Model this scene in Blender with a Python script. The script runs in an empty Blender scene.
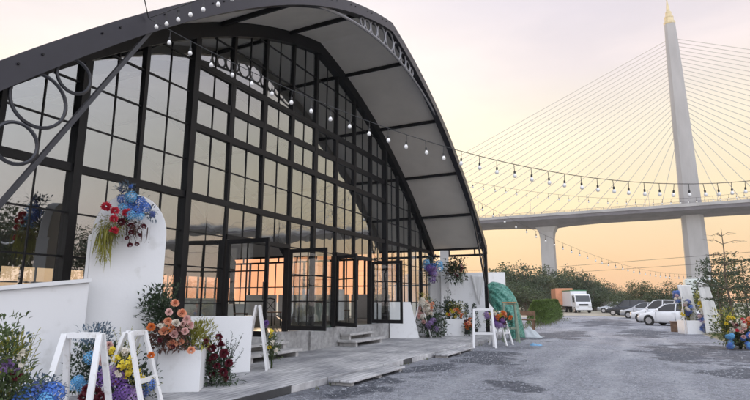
import bpy, math, random
from mathutils import Vector, Matrix
random.seed(7)
PI = math.pi
scene = bpy.context.scene
COL = scene.collection
ORG = {}          # world origin of each object, so parts can be modelled in place

# ------------------------------------------------------------------ helpers
def tag(o, label=None, cat=None, group=None, kind=None):
    if label: o['label'] = label
    if cat: o['category'] = cat
    if group: o['group'] = group
    if kind: o['kind'] = kind
    return o

def thing(name, label, cat, loc=(0, 0, 0), rz=0.0, group=None):
    o = bpy.data.objects.new(name, None)
    o.empty_display_size = 0.2
    COL.objects.link(o)
    o.location = loc
    o.rotation_euler = (0, 0, rz)
    ORG[o.name] = Vector(loc)
    return tag(o, label, cat, group)

class MB:
    """collects faces of ONE mesh"""
    def __init__(s):
        s.v = []; s.f = []; s.m = []; s.mi = 0
    def add(s, vs, fs):
        b = len(s.v)
        s.v.extend([Vector(p) for p in vs])
        for f in fs:
            s.f.append([b + i for i in f]); s.m.append(s.mi)
        return s
    def box(s, x0, x1, y0, y1, z0, z1):
        return s.add([(x0,y0,z0),(x1,y0,z0),(x1,y1,z0),(x0,y1,z0),(x0,y0,z1),(x1,y0,z1),(x1,y1,z1),(x0,y1,z1)],
                     [(0,3,2,1),(4,5,6,7),(0,1,5,4),(1,2,6,5),(2,3,7,6),(3,0,4,7)])
    def bar(s, p0, p1, w, h, up=(0, 0, 1)):
        p0, p1 = Vector(p0), Vector(p1)
        d = (p1 - p0).normalized(); up = Vector(up)
        if abs(d.dot(up)) > .98: up = Vector((0, 1, 0))
        a = d.cross(up).normalized() * (w / 2); b = a.cross(d).normalized() * (h / 2)
        vs = [p + i * a + j * b for p in (p0, p1) for i, j in ((-1,-1),(1,-1),(1,1),(-1,1))]
        return s.add(vs, [(3,2,1,0),(4,5,6,7),(0,1,5,4),(1,2,6,5),(2,3,7,6),(3,0,4,7)])
    def tube(s, pts, r, n=8, caps=True):
        pts = [Vector(p) for p in pts]
        rs = r if isinstance(r, (list, tuple)) else [r] * len(pts)
        rings = []; prev = None
        for i, p in enumerate(pts):
            d = (pts[min(i + 1, len(pts) - 1)] - pts[max(i - 1, 0)])
            d = d.normalized() if d.length > 1e-9 else Vector((0, 0, 1))
            if prev is None:
                a = d.orthogonal().normalized()
            else:
                a = prev - d * prev.dot(d)
                a = a.normalized() if a.length > 1e-6 else d.orthogonal().normalized()
            prev = a; b = d.cross(a)
            rings.append([p + (a * math.cos(2*PI*k/n) + b * math.sin(2*PI*k/n)) * rs[i] for k in range(n)])
        vs = [q for R_ in rings for q in R_]; fs = []
        for i in range(len(rings) - 1):
            for k in range(n):
                k2 = (k + 1) % n
                fs.append((i*n+k, i*n+k2, (i+1)*n+k2, (i+1)*n+k))
        if caps:
            fs.append(tuple(reversed(range(n)))); fs.append(tuple((len(rings)-1)*n + k for k in range(n)))
        return s.add(vs, fs)
    def lathe(s, c, prof, n=12, axis='z'):
        c = Vector(c); vs = []; fs = []
        for r, z in prof:
            for k in range(n):
                t = 2*PI*k/n
                q = Vector((r*math.cos(t), r*math.sin(t), z))
                if axis == 'y': q = Vector((q.x, q.z, q.y))
                if axis == 'x': q = Vector((q.z, q.x, q.y))
                vs.append(c + q)
        for i in range(len(prof) - 1):
            for k in range(n):
                k2 = (k + 1) % n
                fs.append((i*n+k, i*n+k2, (i+1)*n+k2, (i+1)*n+k))
        fs.append(tuple(reversed(range(n)))); fs.append(tuple((len(prof)-1)*n + k for k in range(n)))
        return s.add(vs, fs)
    def ball(s, c, r, nu=10, nv=6, sq=(1, 1, 1)):
        prof = [(math.sin(PI*i/nv), -math.cos(PI*i/nv)) for i in range(nv + 1)]
        prof[0] = (.02, -1); prof[-1] = (.02, 1)
        c = Vector(c); vs = []; fs = []
        for a, z in prof:
            for k in range(nu):
                t = 2*PI*k/nu
                vs.append(c + Vector((a*math.cos(t)*r*sq[0], a*math.sin(t)*r*sq[1], z*r*sq[2])))
        for i in range(nv):
            for k in range(nu):
                k2 = (k+1) % nu
                fs.append((i*nu+k, i*nu+k2, (i+1)*nu+k2, (i+1)*nu+k))
        fs.append(tuple(reversed(range(nu)))); fs.append(tuple(nv*nu + k for k in range(nu)))
        return s.add(vs, fs)
    def prism(s, poly, ext):
        """closed polygon (3-D points) swept by the vector ext"""
        ext = Vector(ext); n = len(poly)
        vs = [Vector(p) for p in poly] + [Vector(p) + ext for p in poly]
        return s.add(vs, [tuple(reversed(range(n))), tuple(range(n, 2*n))] + [(i, (i+1) % n, n+(i+1) % n, n+i) for i in range(n)])
    def torus(s, c, R_, r, ax1, ax2, n=28, m=6):
        c, ax1, ax2 = Vector(c), Vector(ax1).normalized(), Vector(ax2).normalized()
        w = ax1.cross(ax2); vs = []; fs = []
        for i in range(n):
            t = 2*PI*i/n; d = ax1*math.cos(t) + ax2*math.sin(t)
            for k in range(m):
                u = 2*PI*k/m + PI/4
                vs.append(c + d*(R_ + r*math.cos(u)) + w*r*math.sin(u))
        for i in range(n):
            for k in range(m):
                fs.append((i*m+k, ((i+1) % n)*m+k, ((i+1) % n)*m+(k+1) % m, i*m+(k+1) % m))
        return s.add(vs, fs)
    def leaf(s, p, d, l, w, fold=.25, droop=0.0, up=None):
        p = Vector(p); d = Vector(d).normalized()
        up = Vector(up) if up else Vector((random.uniform(-.6,.6), random.uniform(-.6,.6), 1))
        a = d.cross(up)
        a = a.normalized() if a.length > 1e-6 else d.orthogonal().normalized()
        n = a.cross(d)
        m1 = p + d*l*.45 + n*l*.08; t = p + d*l + Vector((0, 0, -droop*l))
        return s.add([p, m1 + a*w/2 + n*w*fold, t, m1 - a*w/2 + n*w*fold, m1], [(0, 4, 2, 1), (0, 3, 2, 4)])
    def build(s, name, mat, parent=None, smooth=False, bevel=0, origin=None, auto=False):
        me = bpy.data.meshes.new(name)
        o_ = Vector(origin) if origin is not None else (ORG[parent.name] if parent is not None else None)
        if o_ is None:
            xs = [v.x for v in s.v]; ys = [v.y for v in s.v]; zs = [v.z for v in s.v]
            o_ = Vector(((min(xs)+max(xs))/2, (min(ys)+max(ys))/2, min(zs)))
        me.from_pydata([v - o_ for v in s.v], [], s.f)
        mats = mat if isinstance(mat, (list, tuple)) else [mat]
        for m_ in mats: me.materials.append(m_)
        if len(mats) > 1: me.polygons.foreach_set('material_index', s.m)
        if smooth: me.polygons.foreach_set('use_smooth', [True]*len(s.f))
        me.update()
        o = bpy.data.objects.new(name, me)
        COL.objects.link(o)
        if parent is not None:
            o.parent = parent
            o.location = o_ - ORG[parent.name]
        else:
            o.location = o_
        ORG[o.name] = o_
        if bevel:
            b = o.modifiers.new('bevel', 'BEVEL'); b.width = bevel; b.segments = 2; b.limit_method = 'ANGLE'; b.angle_limit = .6
        return o

def kids(o): return list(o.children)
def copy_tree(o, parent=None, loc=None, rz=None):
    c = o.copy(); COL.objects.link(c)
    if parent is not None: c.parent = parent
    if loc is not None: c.location = loc
    if rz is not None: c.rotation_euler = (0, 0, rz)
    ORG[c.name] = Vector(c.location)
    for ch in kids(o): copy_tree(ch, c)
    return c
def place(o, loc, rot=(0,0,0), sc=1.0):
    o.location = loc; o.rotation_euler = rot
    o.scale = (sc, sc, sc) if not isinstance(sc, (tuple, list)) else sc
    return o
def inst(me, name, parent, loc, rot=(0,0,0), sc=1.0):
    """a part sharing mesh data; loc in world coordinates"""
    o = bpy.data.objects.new(name, me); COL.objects.link(o)
    o.parent = parent
    place(o, Vector(loc) - ORG[parent.name], rot, sc)
    ORG[o.name] = Vector(loc)
    return o

# ------------------------------------------------------------------ materials
def mat(name, col, rough=.6, metal=0.0, noise=0.0, nscale=8.0, bump=0.0, bscale=40.0, col2=None, spec=.5, sheen=0.0, trans=0.0, stretch=None):
    m = bpy.data.materials.new(name); m.use_nodes = True
    nt = m.node_tree; b = nt.nodes['Principled BSDF']
    b.inputs['Roughness'].default_value = rough; b.inputs['Metallic'].default_value = metal
    b.inputs['Specular IOR Level'].default_value = spec
    b.inputs['Base Color'].default_value = (*col, 1)
    tc = nt.nodes.new('ShaderNodeTexCoord')
    src = tc.outputs['Object']
    if stretch:
        mp = nt.nodes.new('ShaderNodeMapping'); mp.inputs['Scale'].default_value = stretch
        nt.links.new(src, mp.inputs['Vector']); src = mp.outputs['Vector']
    if noise or col2:
        n = nt.nodes.new('ShaderNodeTexNoise'); n.inputs['Scale'].default_value = nscale
        n.inputs['Detail'].default_value = 5; n.inputs['Roughness'].default_value = .62
        nt.links.new(src, n.inputs['Vector'])
        r = nt.nodes.new('ShaderNodeValToRGB')
        c2 = col2 or tuple(min(1, c*(1+noise)) for c in col)
        c1 = col if col2 else tuple(c*(1-noise) for c in col)
        r.color_ramp.elements[0].position = .34; r.color_ramp.elements[1].position = .66
        r.color_ramp.elements[0].color = (*c1, 1); r.color_ramp.elements[1].color = (*c2, 1)
        nt.links.new(n.outputs['Fac'], r.inputs['Fac'])
        nt.links.new(r.outputs['Color'], b.inputs['Base Color'])
    if bump:
        n2 = nt.nodes.new('ShaderNodeTexNoise'); n2.inputs['Scale'].default_value = bscale; n2.inputs['Detail'].default_value = 4
        nt.links.new(src, n2.inputs['Vector'])
        bp = nt.nodes.new('ShaderNodeBump'); bp.inputs['Strength'].default_value = bump; bp.inputs['Distance'].default_value = .02
        nt.links.new(n2.outputs['Fac'], bp.inputs['Height']); nt.links.new(bp.outputs['Normal'], b.inputs['Normal'])
    if trans:   # thin leaves and petals let some light through
        out = nt.nodes['Material Output']
        t = nt.nodes.new('ShaderNodeBsdfTranslucent'); mx = nt.nodes.new('ShaderNodeMixShader')
        mx.inputs[0].default_value = trans
        if b.inputs['Base Color'].links: nt.links.new(b.inputs['Base Color'].links[0].from_socket, t.inputs['Color'])
        else: t.inputs['Color'].default_value = (*col, 1)
        nt.links.new(b.outputs[0], mx.inputs[1]); nt.links.new(t.outputs[0], mx.inputs[2]); nt.links.new(mx.outputs[0], out.inputs['Surface'])
    return m

def glass_mat(name, refl, tint, fres=1.45, wav=.02):
    m = bpy.data.materials.new(name); m.use_nodes = True
    nt = m.node_tree; nt.nodes.remove(nt.nodes['Principled BSDF']); out = nt.nodes['Material Output']
    g = nt.nodes.new('ShaderNodeBsdfGlossy'); g.inputs['Roughness'].default_value = .012; g.inputs['Color'].default_value = (.93, .965, .985, 1)
    t = nt.nodes.new('ShaderNodeBsdfTransparent'); t.inputs['Color'].default_value = (*tint, 1)
    f = nt.nodes.new('ShaderNodeFresnel'); f.inputs['IOR'].default_value = fres
    ad = nt.nodes.new('ShaderNodeMath'); ad.operation = 'ADD'; ad.use_clamp = True; ad.inputs[1].default_value = refl
    nt.links.new(f.outputs[0], ad.inputs[0])
    mx = nt.nodes.new('ShaderNodeMixShader'); nt.links.new(ad.outputs[0], mx.inputs[0])
    nt.links.new(t.outputs[0], mx.inputs[1]); nt.links.new(g.outputs[0], mx.inputs[2]); nt.links.new(mx.outputs[0], out.inputs['Surface'])
    tc = nt.nodes.new('ShaderNodeTexCoord'); n = nt.nodes.new('ShaderNodeTexNoise'); n.inputs['Scale'].default_value = 1.6; n.inputs['Detail'].default_value = 1
    nt.links.new(tc.outputs['Object'], n.inputs['Vector'])
    bp = nt.nodes.new('ShaderNodeBump'); bp.inputs['Strength'].default_value = 1; bp.inputs['Distance'].default_value = wav
    nt.links.new(n.outputs['Fac'], bp.inputs['Height']); nt.links.new(bp.outputs['Normal'], g.inputs['Normal'])
    return m

M = {}
M['frame'] = mat('dark_steel', (.006, .006, .0075), .5, .0, noise=.3, nscale=5, spec=.28)
M['fascia'] = mat('dark_fascia_paint', (.019, .018, .026), .38, .15, noise=.12, nscale=3)
M['lattice'] = mat('grey_lattice_paint', (.034, .035, .042), .42, .15)
M['trussring'] = mat('lit_truss_tone', (.24, .24, .26), .45, .2)  # lit-edge look of the apex truss, put into a lighter base colour
M['fabric'] = mat('beige_roof_fabric', (.70, .66, .60), .8, noise=.06, nscale=.8, bump=.15, bscale=2)
M['glass'] = glass_mat('window_glass', .29, (.72, .76, .75), wav=.0026)
M['doorglass'] = glass_mat('door_glass', .03, (.86, .88, .86), wav=.003)
M['concrete'] = mat('raw_concrete', (.36, .355, .35), .9, noise=.25, nscale=6, bump=.4, bscale=60)
M['stepstone'] = mat('pale_step_concrete', (.46, .45, .44), .85, noise=.2, nscale=5, bump=.3, bscale=50)
M['white'] = mat('white_paint', (.69, .69, .68), .5, col2=(.80, .805, .81), nscale=2.6, bump=.12, bscale=9)
M['white'].node_tree.nodes['Color Ramp'].color_ramp.elements[0].position = .30; M['white'].node_tree.nodes['Color Ramp'].color_ramp.elements[1].position = .43
M['whitewood'] = mat('white_painted_wood', (.60, .58, .55), .45, col2=(.79, .79, .79), nscale=7, bump=.2, bscale=30)
M['whitewood'].node_tree.nodes['Color Ramp'].color_ramp.elements[0].position = .28; M['whitewood'].node_tree.nodes['Color Ramp'].color_ramp.elements[1].position = .40
M['cloth'] = mat('white_cloth', (.82, .82, .81), .9, noise=.04, nscale=3, trans=.12)
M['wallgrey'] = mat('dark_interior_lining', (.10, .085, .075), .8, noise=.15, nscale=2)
M['floorin'] = mat('interior_floor', (.22, .20, .18), .65, noise=.2, nscale=2)
M['bark'] = mat('bark', (.12, .095, .07), .9, noise=.35, nscale=9, bump=.6, bscale=30)
M['bulb'] = mat('milky_bulb_glass', (.78, .77, .75), .2)
M['black'] = mat('black_plastic', (.015, .015, .015), .5)
M['wire'] = mat('black_cable', (.02, .02, .02), .6)
M['bridge'] = mat('bridge_concrete', (.36, .355, .35), .85, noise=.14, nscale=.12, stretch=(1, 1, .25))
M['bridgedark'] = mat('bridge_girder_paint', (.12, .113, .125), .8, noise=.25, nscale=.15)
M['bridgepale'] = mat('pale_pedestal_paint', (.62, .68, .66), .8, noise=.08, nscale=.3)
M['stay'] = mat('pale_stay_sheath', (.50, .46, .40), .6)
M['gold'] = mat('gold_cladding', (.58, .48, .27), .5, .2, noise=.15, nscale=.8)
M['tyre'] = mat('tyre_rubber', (.015, .015, .016), .85)
M['rim'] = mat('alloy_rim', (.5, .5, .52), .35, .6)
M['carglass'] = mat('car_glass', (.012, .015, .018), .08, spec=.8)
M['carwhite'] = mat('white_car_paint', (.74, .75, .77), .25, noise=.02, nscale=3)
M['carsilver'] = mat('silver_car_paint', (.42, .43, .45), .3, .4)
M['cardark'] = mat('dark_blue_car_paint', (.02, .024, .032), .25)
M['lamp'] = mat('clear_lamp_plastic', (.6, .6, .6), .15)
M['red'] = mat('red_lamp_plastic', (.35, .02, .02), .25)
M['orangebox'] = mat('orange_container_paint', (.68, .30, .16), .6, noise=.12, nscale=1.5)
M['truckgreen'] = mat('green_truck_paint', (.05, .19, .09), .5)
M['brown'] = mat('brown_wood', (.17, .10, .06), .75, noise=.3, nscale=6)
M['chrome'] = mat('brushed_steel', (.5, .5, .5), .3, .9)
M['blueplastic'] = mat('blue_plastic_bag', (.16, .34, .52), .4)
def leafm(n, c, k=.45, s=3): return mat(n, tuple(x*(1-k) for x in c), .55, col2=tuple(min(1, x*(1+k)) for x in c), nscale=s, trans=.25)
M['leaf'] = leafm('mid_green_leaf', (.075, .11, .035))
M['leafdark'] = leafm('dark_green_leaf', (.042, .068, .034))
M['leafblue'] = leafm('blue_grey_leaf', (.10, .15, .20))
M['leafgold'] = leafm('yellow_green_grass', (.30, .29, .05))
M['leafbrown'] = leafm('russet_leaf', (.11, .05, .035))
M['crownA'] = leafm('broadleaf_foliage', (.074, .10, .038), .5, .5)
M['crownB'] = leafm('deep_foliage', (.050, .076, .034), .5, .5)
M['crownC'] = leafm('olive_foliage', (.098, .112, .046), .45, .5)
M['hedge'] = leafm('hedge_foliage', (.12, .185, .045), .5, 3.0)
for n_, c_ in dict(peach=(.86, .42, .26), blush=(.80, .52, .48), red=(.62, .03, .06), wine=(.12, .008, .02), blue=(.08, .20, .60), sky=(.16, .46, .76),
                   navy=(.09, .13, .34), lilac=(.34, .22, .46), yellow=(.78, .62, .05), cream=(.80, .74, .64), orange=(.75, .22, .05), violet=(.20, .10, .36)).items():
    M[n_] = mat(n_ + '_petal', tuple(x*.8 for x in c_), .6, col2=tuple(min(1, x*1.15) for x in c_), nscale=20, trans=.2)

# patterned green tarpaulin
def tarp_mat():
    m = mat('green_patterned_tarp', (.02, .10, .075), .5)
    nt = m.node_tree; b = nt.nodes['Principled BSDF']
    tc = nt.nodes.new('ShaderNodeTexCoord')
    v = nt.nodes.new('ShaderNodeTexVoronoi'); v.inputs['Scale'].default_value = 14
    n = nt.nodes.new('ShaderNodeTexNoise'); n.inputs['Scale'].default_value = 5; n.inputs['Detail'].default_value = 5
    nt.links.new(tc.outputs['Object'], v.inputs['Vector']); nt.links.new(tc.outputs['Object'], n.inputs['Vector'])
    mu = nt.nodes.new('ShaderNodeMath'); mu.operation = 'MULTIPLY'
    nt.links.new(v.outputs['Distance'], mu.inputs[0]); nt.links.new(n.outputs['Fac'], mu.inputs[1])
    r = nt.nodes.new('ShaderNodeValToRGB'); r.color_ramp.elements[0].position = .08; r.color_ramp.elements[0].color = (.012, .075, .055, 1)
    r.color_ramp.elements[1].position = .42; r.color_ramp.elements[1].color = (.12, .30, .235, 1)
    e = r.color_ramp.elements.new(.22); e.color = (.03, .17, .125, 1)
    nt.links.new(mu.outputs[0], r.inputs['Fac']); nt.links.new(r.outputs['Color'], b.inputs['Base Color'])
    return m
M['tarp'] = tarp_mat()

# gravel yard: pale blue-grey stone with darker damp patches
def gravel_mat():
    m = bpy.data.materials.new('gravel'); m.use_nodes = True
    nt = m.node_tree; b = nt.nodes['Principled BSDF']; L = nt.links.new; N = nt.nodes.new
    tc = N('ShaderNodeTexCoord')
    def noise(s, d, r=.6, dist=0):
        n = N('ShaderNodeTexNoise'); n.inputs['Scale'].default_value = s; n.inputs['Detail'].default_value = d; n.inputs['Roughness'].default_value = r
        n.inputs['Distortion'].default_value = dist
        L(tc.outputs['Object'], n.inputs['Vector']); return n.outputs['Fac']
    def ramp(f, *st):
        r = N('ShaderNodeValToRGB'); e = r.color_ramp.elements
        while len(e) < len(st): e.new(.5)
        for i, (p, c) in enumerate(st): e[i].position = p; e[i].color = (*c, 1) if not isinstance(c, float) else (c, c, c, 1)
        L(f, r.inputs['Fac']); return r.outputs['Color']
    grain = ramp(noise(38, 6, .75), (.32, (.09, .09, .10)), (.50, (.285, .29, .315)), (.68, (.50, .51, .545)))
    mp = N('ShaderNodeMapping'); mp.inputs['Scale'].default_value = (.42, .19, 1); L(tc.outputs['Object'], mp.inputs['Vector'])
    wn = N('ShaderNodeTexNoise'); wn.inputs['Scale'].default_value = 1.0; wn.inputs['Detail'].default_value = 7; wn.inputs['Roughness'].default_value = .62
    L(mp.outputs['Vector'], wn.inputs['Vector'])
    vo = N('ShaderNodeTexVoronoi'); vo.inputs['Scale'].default_value = 17; vo.inputs['Randomness'].default_value = 1; L(tc.outputs['Object'], vo.inputs['Vector'])
    vs_ = N('ShaderNodeSeparateColor'); L(vo.outputs['Color'], vs_.inputs[0])
    peb = ramp(vs_.outputs[0], (0.0, (.55, .55, .56)), (.6, (1.0, 1.0, 1.0)), (1.0, (1.28, 1.27, 1.26)))
    pm = N('ShaderNodeMix'); pm.data_type = 'RGBA'; pm.blend_type = 'MULTIPLY'; pm.inputs['Factor'].default_value = .8; L(grain, pm.inputs['A']); L(peb, pm.inputs['B'])
    grain = pm.outputs['Result']
    broad = ramp(noise(.35, 5), (.35, (.74, .75, .78)), (.65, (1.05, 1.05, 1.05)))
    mul = N('ShaderNodeMix'); mul.data_type = 'RGBA'; mul.blend_type = 'MULTIPLY'; mul.inputs['Factor'].default_value = 1
    L(grain, mul.inputs['A']); L(broad, mul.inputs['B'])
    # worn wheel tracks running down the yard
    sx = N('ShaderNodeSeparateXYZ'); L(tc.outputs['Object'], sx.inputs[0])
    def M_(op, a, b_=None):
        n = N('ShaderNodeMath'); n.operation = op
        for k_, q in enumerate((a, b_)):
            if q is None: continue
            if isinstance(q, (int, float)): n.inputs[k_].default_value = q
            else: L(q, n.inputs[k_])
        return n.outputs[0]
    wob = M_('MULTIPLY', M_('SUBTRACT', noise(.12, 3), .5), 3.0)
    xx = M_('ADD', sx.outputs['X'], wob)
    tr = None
    for xc in (-3.4, -1.9, -.6, .9):
        g_ = M_('SUBTRACT', 1.0, M_('MINIMUM', M_('MULTIPLY', M_('ABSOLUTE', M_('SUBTRACT', xx, xc)), 2.6), 1.0))
        tr = g_ if tr is None else M_('MAXIMUM', tr, g_)
    trk = M_('MULTIPLY', tr, noise(1.7, 4))
    tl = N('ShaderNodeMix'); tl.data_type = 'RGBA'; L(M_('MULTIPLY', trk, .75), tl.inputs['Factor']); L(mul.outputs['Result'], tl.inputs['A']); tl.inputs['B'].default_value = (.42, .425, .445, 1)
    # damp areas: seven broad patches with ragged edges, and smaller ones
    nz = N('ShaderNodeTexNoise'); nz.inputs['Scale'].default_value = .8; nz.inputs['Detail'].default_value = 6; nz.inputs['Roughness'].default_value = .65; L(tc.outputs['Object'], nz.inputs['Vector'])
    nf = M_('MULTIPLY', M_('SUBTRACT', nz.outputs['Fac'], .5), 5.0)
    dam = None
    for px_, py_, rx_, ry_ in ((1.7, 20.0, 1.9, 4.6), (2.3, 14.6, 1.2, 1.6), (-2.2, 44, 2.2, 9), (-4.6, 12.2, .9, 1.6), (-3.9, 15.6, 1.3, 2.2), (-4.7, 9.3, .55, 1.5), (-3.6, 27, 1.7, 4.5), (.2, 31, 1.5, 5), (-2.3, 10.6, .7, .8)):
        e_ = M_('ADD', M_('POWER', M_('ABSOLUTE', M_('DIVIDE', M_('SUBTRACT', sx.outputs['X'], px_), rx_)), 2), M_('POWER', M_('ABSOLUTE', M_('DIVIDE', M_('SUBTRACT', sx.outputs['Y'], py_), ry_)), 2))
        g_ = M_('SUBTRACT', 1.0, e_); dam = g_ if dam is None else M_('MAXIMUM', dam, g_)
    dam = M_('MAXIMUM', dam, -1.6)
    wetf = ramp(M_('ADD', M_('MULTIPLY', M_('ADD', dam, nf), .3), .3), (.36, 0.0), (.47, 1.0))
    wet = M_('MAXIMUM', wetf, M_('MULTIPLY', ramp(wn.outputs['Fac'], (.56, 0.0), (.62, 1.0)), .6))
    wr = ramp(noise(9, 5, .7), (.30, .45), (.55, 1.0))
    wm = N('ShaderNodeMath'); wm.operation = 'MULTIPLY'; L(wet, wm.inputs[0]); L(wr, wm.inputs[1])
    mx = N('ShaderNodeMix'); mx.data_type = 'RGBA'; L(wm.outputs[0], mx.inputs['Factor']); L(tl.outputs['Result'], mx.inputs['A'])
    dk = N('ShaderNodeMix'); dk.data_type = 'RGBA'; dk.blend_type = 'MULTIPLY'; dk.inputs['Factor'].default_value = 1
    L(grain, dk.inputs['A']); dk.inputs['B'].default_value = (.20, .215, .255, 1)
    L(dk.outputs['Result'], mx.inputs['B'])
    L(mx.outputs['Result'], b.inputs['Base Color'])
    b.inputs['Roughness'].default_value = .8
    bp = N('ShaderNodeBump'); bp.inputs['Strength'].default_value = .9; bp.inputs['Distance'].default_value = .03
    L(noise(30, 6, .8), bp.inputs['Height']); L(bp.outputs['Normal'], b.inputs['Normal'])
    return m
M['gravel'] = gravel_mat()
M['dirt'] = mat('dry_dirt', (.27, .235, .18), .95, col2=(.42, .375, .29), nscale=.9, bump=.6, bscale=25)
M['verge'] = mat('dry_grass_verge', (.15, .145, .06), .95, col2=(.36, .30, .20), nscale=1.3, bump=.8, bscale=30)
M['land'] = mat('distant_ground', (.20, .20, .15), .95, col2=(.30, .28, .22), nscale=.05)
M['grass'] = leafm('grass_blade', (.12, .14, .04), .4, 2)

# weathered planks of the terrace
def deck_mat():
    m = bpy.data.materials.new('weathered_planks'); m.use_nodes = True
    nt = m.node_tree; b = nt.nodes['Principled BSDF']; L = nt.links.new; N = nt.nodes.new
    tc = N('ShaderNodeTexCoord')
    mp = N('ShaderNodeMapping'); mp.inputs['Rotation'].default_value = (0, 0, PI/2); L(tc.outputs['Object'], mp.inputs['Vector'])
    br = N('ShaderNodeTexBrick'); br.inputs['Scale'].default_value = 1; br.inputs['Brick Width'].default_value = 2.4; br.inputs['Row Height'].default_value = .145
    br.inputs['Mortar Size'].default_value = .006; br.inputs['Color1'].default_value = (.56, .55, .545, 1); br.inputs['Color2'].default_value = (.43, .425, .425, 1)
    br.inputs['Mortar'].default_value = (.07, .07, .07, 1); br.inputs['Bias'].default_value = -.2
    L(mp.outputs['Vector'], br.inputs['Vector'])
    mp2 = N('ShaderNodeMapping'); mp2.inputs['Scale'].default_value = (14, 1.2, 1); L(tc.outputs['Object'], mp2.inputs['Vector'])
    n = N('ShaderNodeTexNoise'); n.inputs['Scale'].default_value = 1.6; n.inputs['Detail'].default_value = 6; n.inputs['Roughness'].default_value = .7
    L(mp2.outputs['Vector'], n.inputs['Vector'])
    r = N('ShaderNodeValToRGB'); r.color_ramp.elements[0].position = .3; r.color_ramp.elements[0].color = (.55, .55, .56, 1); r.color_ramp.elements[1].position = .7; r.color_ramp.elements[1].color = (1.2, 1.2, 1.2, 1)
    L(n.outputs['Fac'], r.inputs['Fac'])
    n3 = N('ShaderNodeTexNoise'); n3.inputs['Scale'].default_value = .9; n3.inputs['Detail'].default_value = 6
    L(tc.outputs['Object'], n3.inputs['Vector'])
    r3 = N('ShaderNodeValToRGB'); r3.color_ramp.elements[0].position = .36; r3.color_ramp.elements[0].color = (.62, .63, .66, 1); r3.color_ramp.elements[1].position = .6; r3.color_ramp.elements[1].color = (1.1, 1.1, 1.1, 1)
    L(n3.outputs['Fac'], r3.inputs['Fac'])
    a = N('ShaderNodeMix'); a.data_type = 'RGBA'; a.blend_type = 'MULTIPLY'; a.inputs['Factor'].default_value = 1
    L(br.outputs['Color'], a.inputs['A']); L(r.outputs['Color'], a.inputs['B'])
    c = N('ShaderNodeMix'); c.data_type = 'RGBA'; c.blend_type = 'MULTIPLY'; c.inputs['Factor'].default_value = 1
    L(a.outputs['Result'], c.inputs['A']); L(r3.outputs['Color'], c.inputs['B'])
    L(c.outputs['Result'], b.inputs['Base Color']); b.inputs['Roughness'].default_value = .7
    bp = N('ShaderNodeBump'); bp.inputs['Strength'].default_value = .5; bp.inputs['Distance'].default_value = .01
    L(br.outputs['Fac'], bp.inputs['Height']); bp.invert = True; L(bp.outputs['Normal'], b.inputs['Normal'])
    return m
M['deck'] = deck_mat()

# ------------------------------------------------------------------ camera
PITCH, YAW = math.radians(10.95), math.radians(26.23)
cam = bpy.data.cameras.new('camera'); cam.lens = 36*522/750; cam.sensor_width = 36; cam.clip_end = 6000; cam.clip_start = .05
camo = bpy.data.objects.new('camera', cam); COL.objects.link(camo)
camo.location = (0, 0, 1.6); camo.rotation_euler = (PI/2 + PITCH, 0, YAW)
scene.camera = camo

# ------------------------------------------------------------------ light
SUN_AZ = math.radians(38.7)        # left of +Y
SUN_EL = math.radians(5)
sd = Vector((-math.sin(SUN_AZ)*math.cos(SUN_EL), math.cos(SUN_AZ)*math.cos(SUN_EL), math.sin(SUN_EL)))
sun = bpy.data.lights.new('sun', 'SUN'); sun.energy = 2.0; sun.angle = math.radians(.5); sun.color = (1, .72, .48)
suno = bpy.data.objects.new('sun', sun); COL.objects.link(suno)
suno.rotation_euler = sd.to_track_quat('Z', 'Y').to_euler(); suno.location = (0, 0, 30)

w = bpy.data.worlds.new('World'); scene.world = w; w.use_nodes = True
nt = w.node_tree; L = nt.links.new; N = nt.nodes.new
bg = nt.nodes['Background']; bg.inputs['Strength'].default_value = .1
sky = N('ShaderNodeTexSky'); sky.sky_type = 'NISHITA'; sky.sun_disc = False; sky.sun_elevation = SUN_EL
sky.sun_rotation = -SUN_AZ; sky.dust_density = 3; sky.ozone_density = 1.5; sky.altitude = 0
tc = N('ShaderNodeTexCoord')
sep = N('ShaderNodeSeparateXYZ'); L(tc.outputs['Generated'], sep.inputs[0])
def wramp(f, st, k=10.0):
    r = N('ShaderNodeValToRGB'); e = r.color_ramp.elements
    while len(e) < len(st): e.new(.5)
    for i, (p, c) in enumerate(st): e[i].position = p; e[i].color = (*c, 1)
    L(f, r.inputs['Fac']); return r.outputs['Color']
west = wramp(sep.outputs['Z'], [(0, (.92, .52, .27)), (.07, (.93, .61, .31)), (.17, (.94, .77, .45)), (.28, (.94, .85, .62)), (.40, (.86, .77, .76)), (.53, (.71, .67, .75)), (.66, (1.0, 1.02, 1.15)), (1, (1.5, 1.6, 1.85))])
east = wramp(sep.outputs['Z'], [(0, (1.65, 1.45, 1.38)), (.12, (1.75, 1.68, 1.74)), (.35, (1.75, 1.85, 2.05)), (.7, (1.65, 1.82, 2.1)), (1, (1.5, 1.6, 1.85))])
dt = N('ShaderNodeVectorMath'); dt.operation = 'DOT_PRODUCT'; L(tc.outputs['Generated'], dt.inputs[0]); dt.inputs[1].default_value = sd
mr = N('ShaderNodeMapRange'); mr.interpolation_type = 'SMOOTHSTEP'; mr.inputs['From Min'].default_value = -.65; mr.inputs['From Max'].default_value = .42
L(dt.outputs['Value'], mr.inputs['Value'])
mx = N('ShaderNodeMix'); mx.data_type = 'RGBA'; L(mr.outputs['Result'], mx.inputs['Factor']); L(east, mx.inputs['A']); L(west, mx.inputs['B'])
gl = N('ShaderNodeMapRange'); gl.interpolation_type = 'SMOOTHERSTEP'; gl.inputs['From Min'].default_value = .72; gl.inputs['From Max'].default_value = 1.0
gl.inputs['To Max'].default_value = 1.0; L(dt.outputs['Value'], gl.inputs['Value'])
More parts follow.
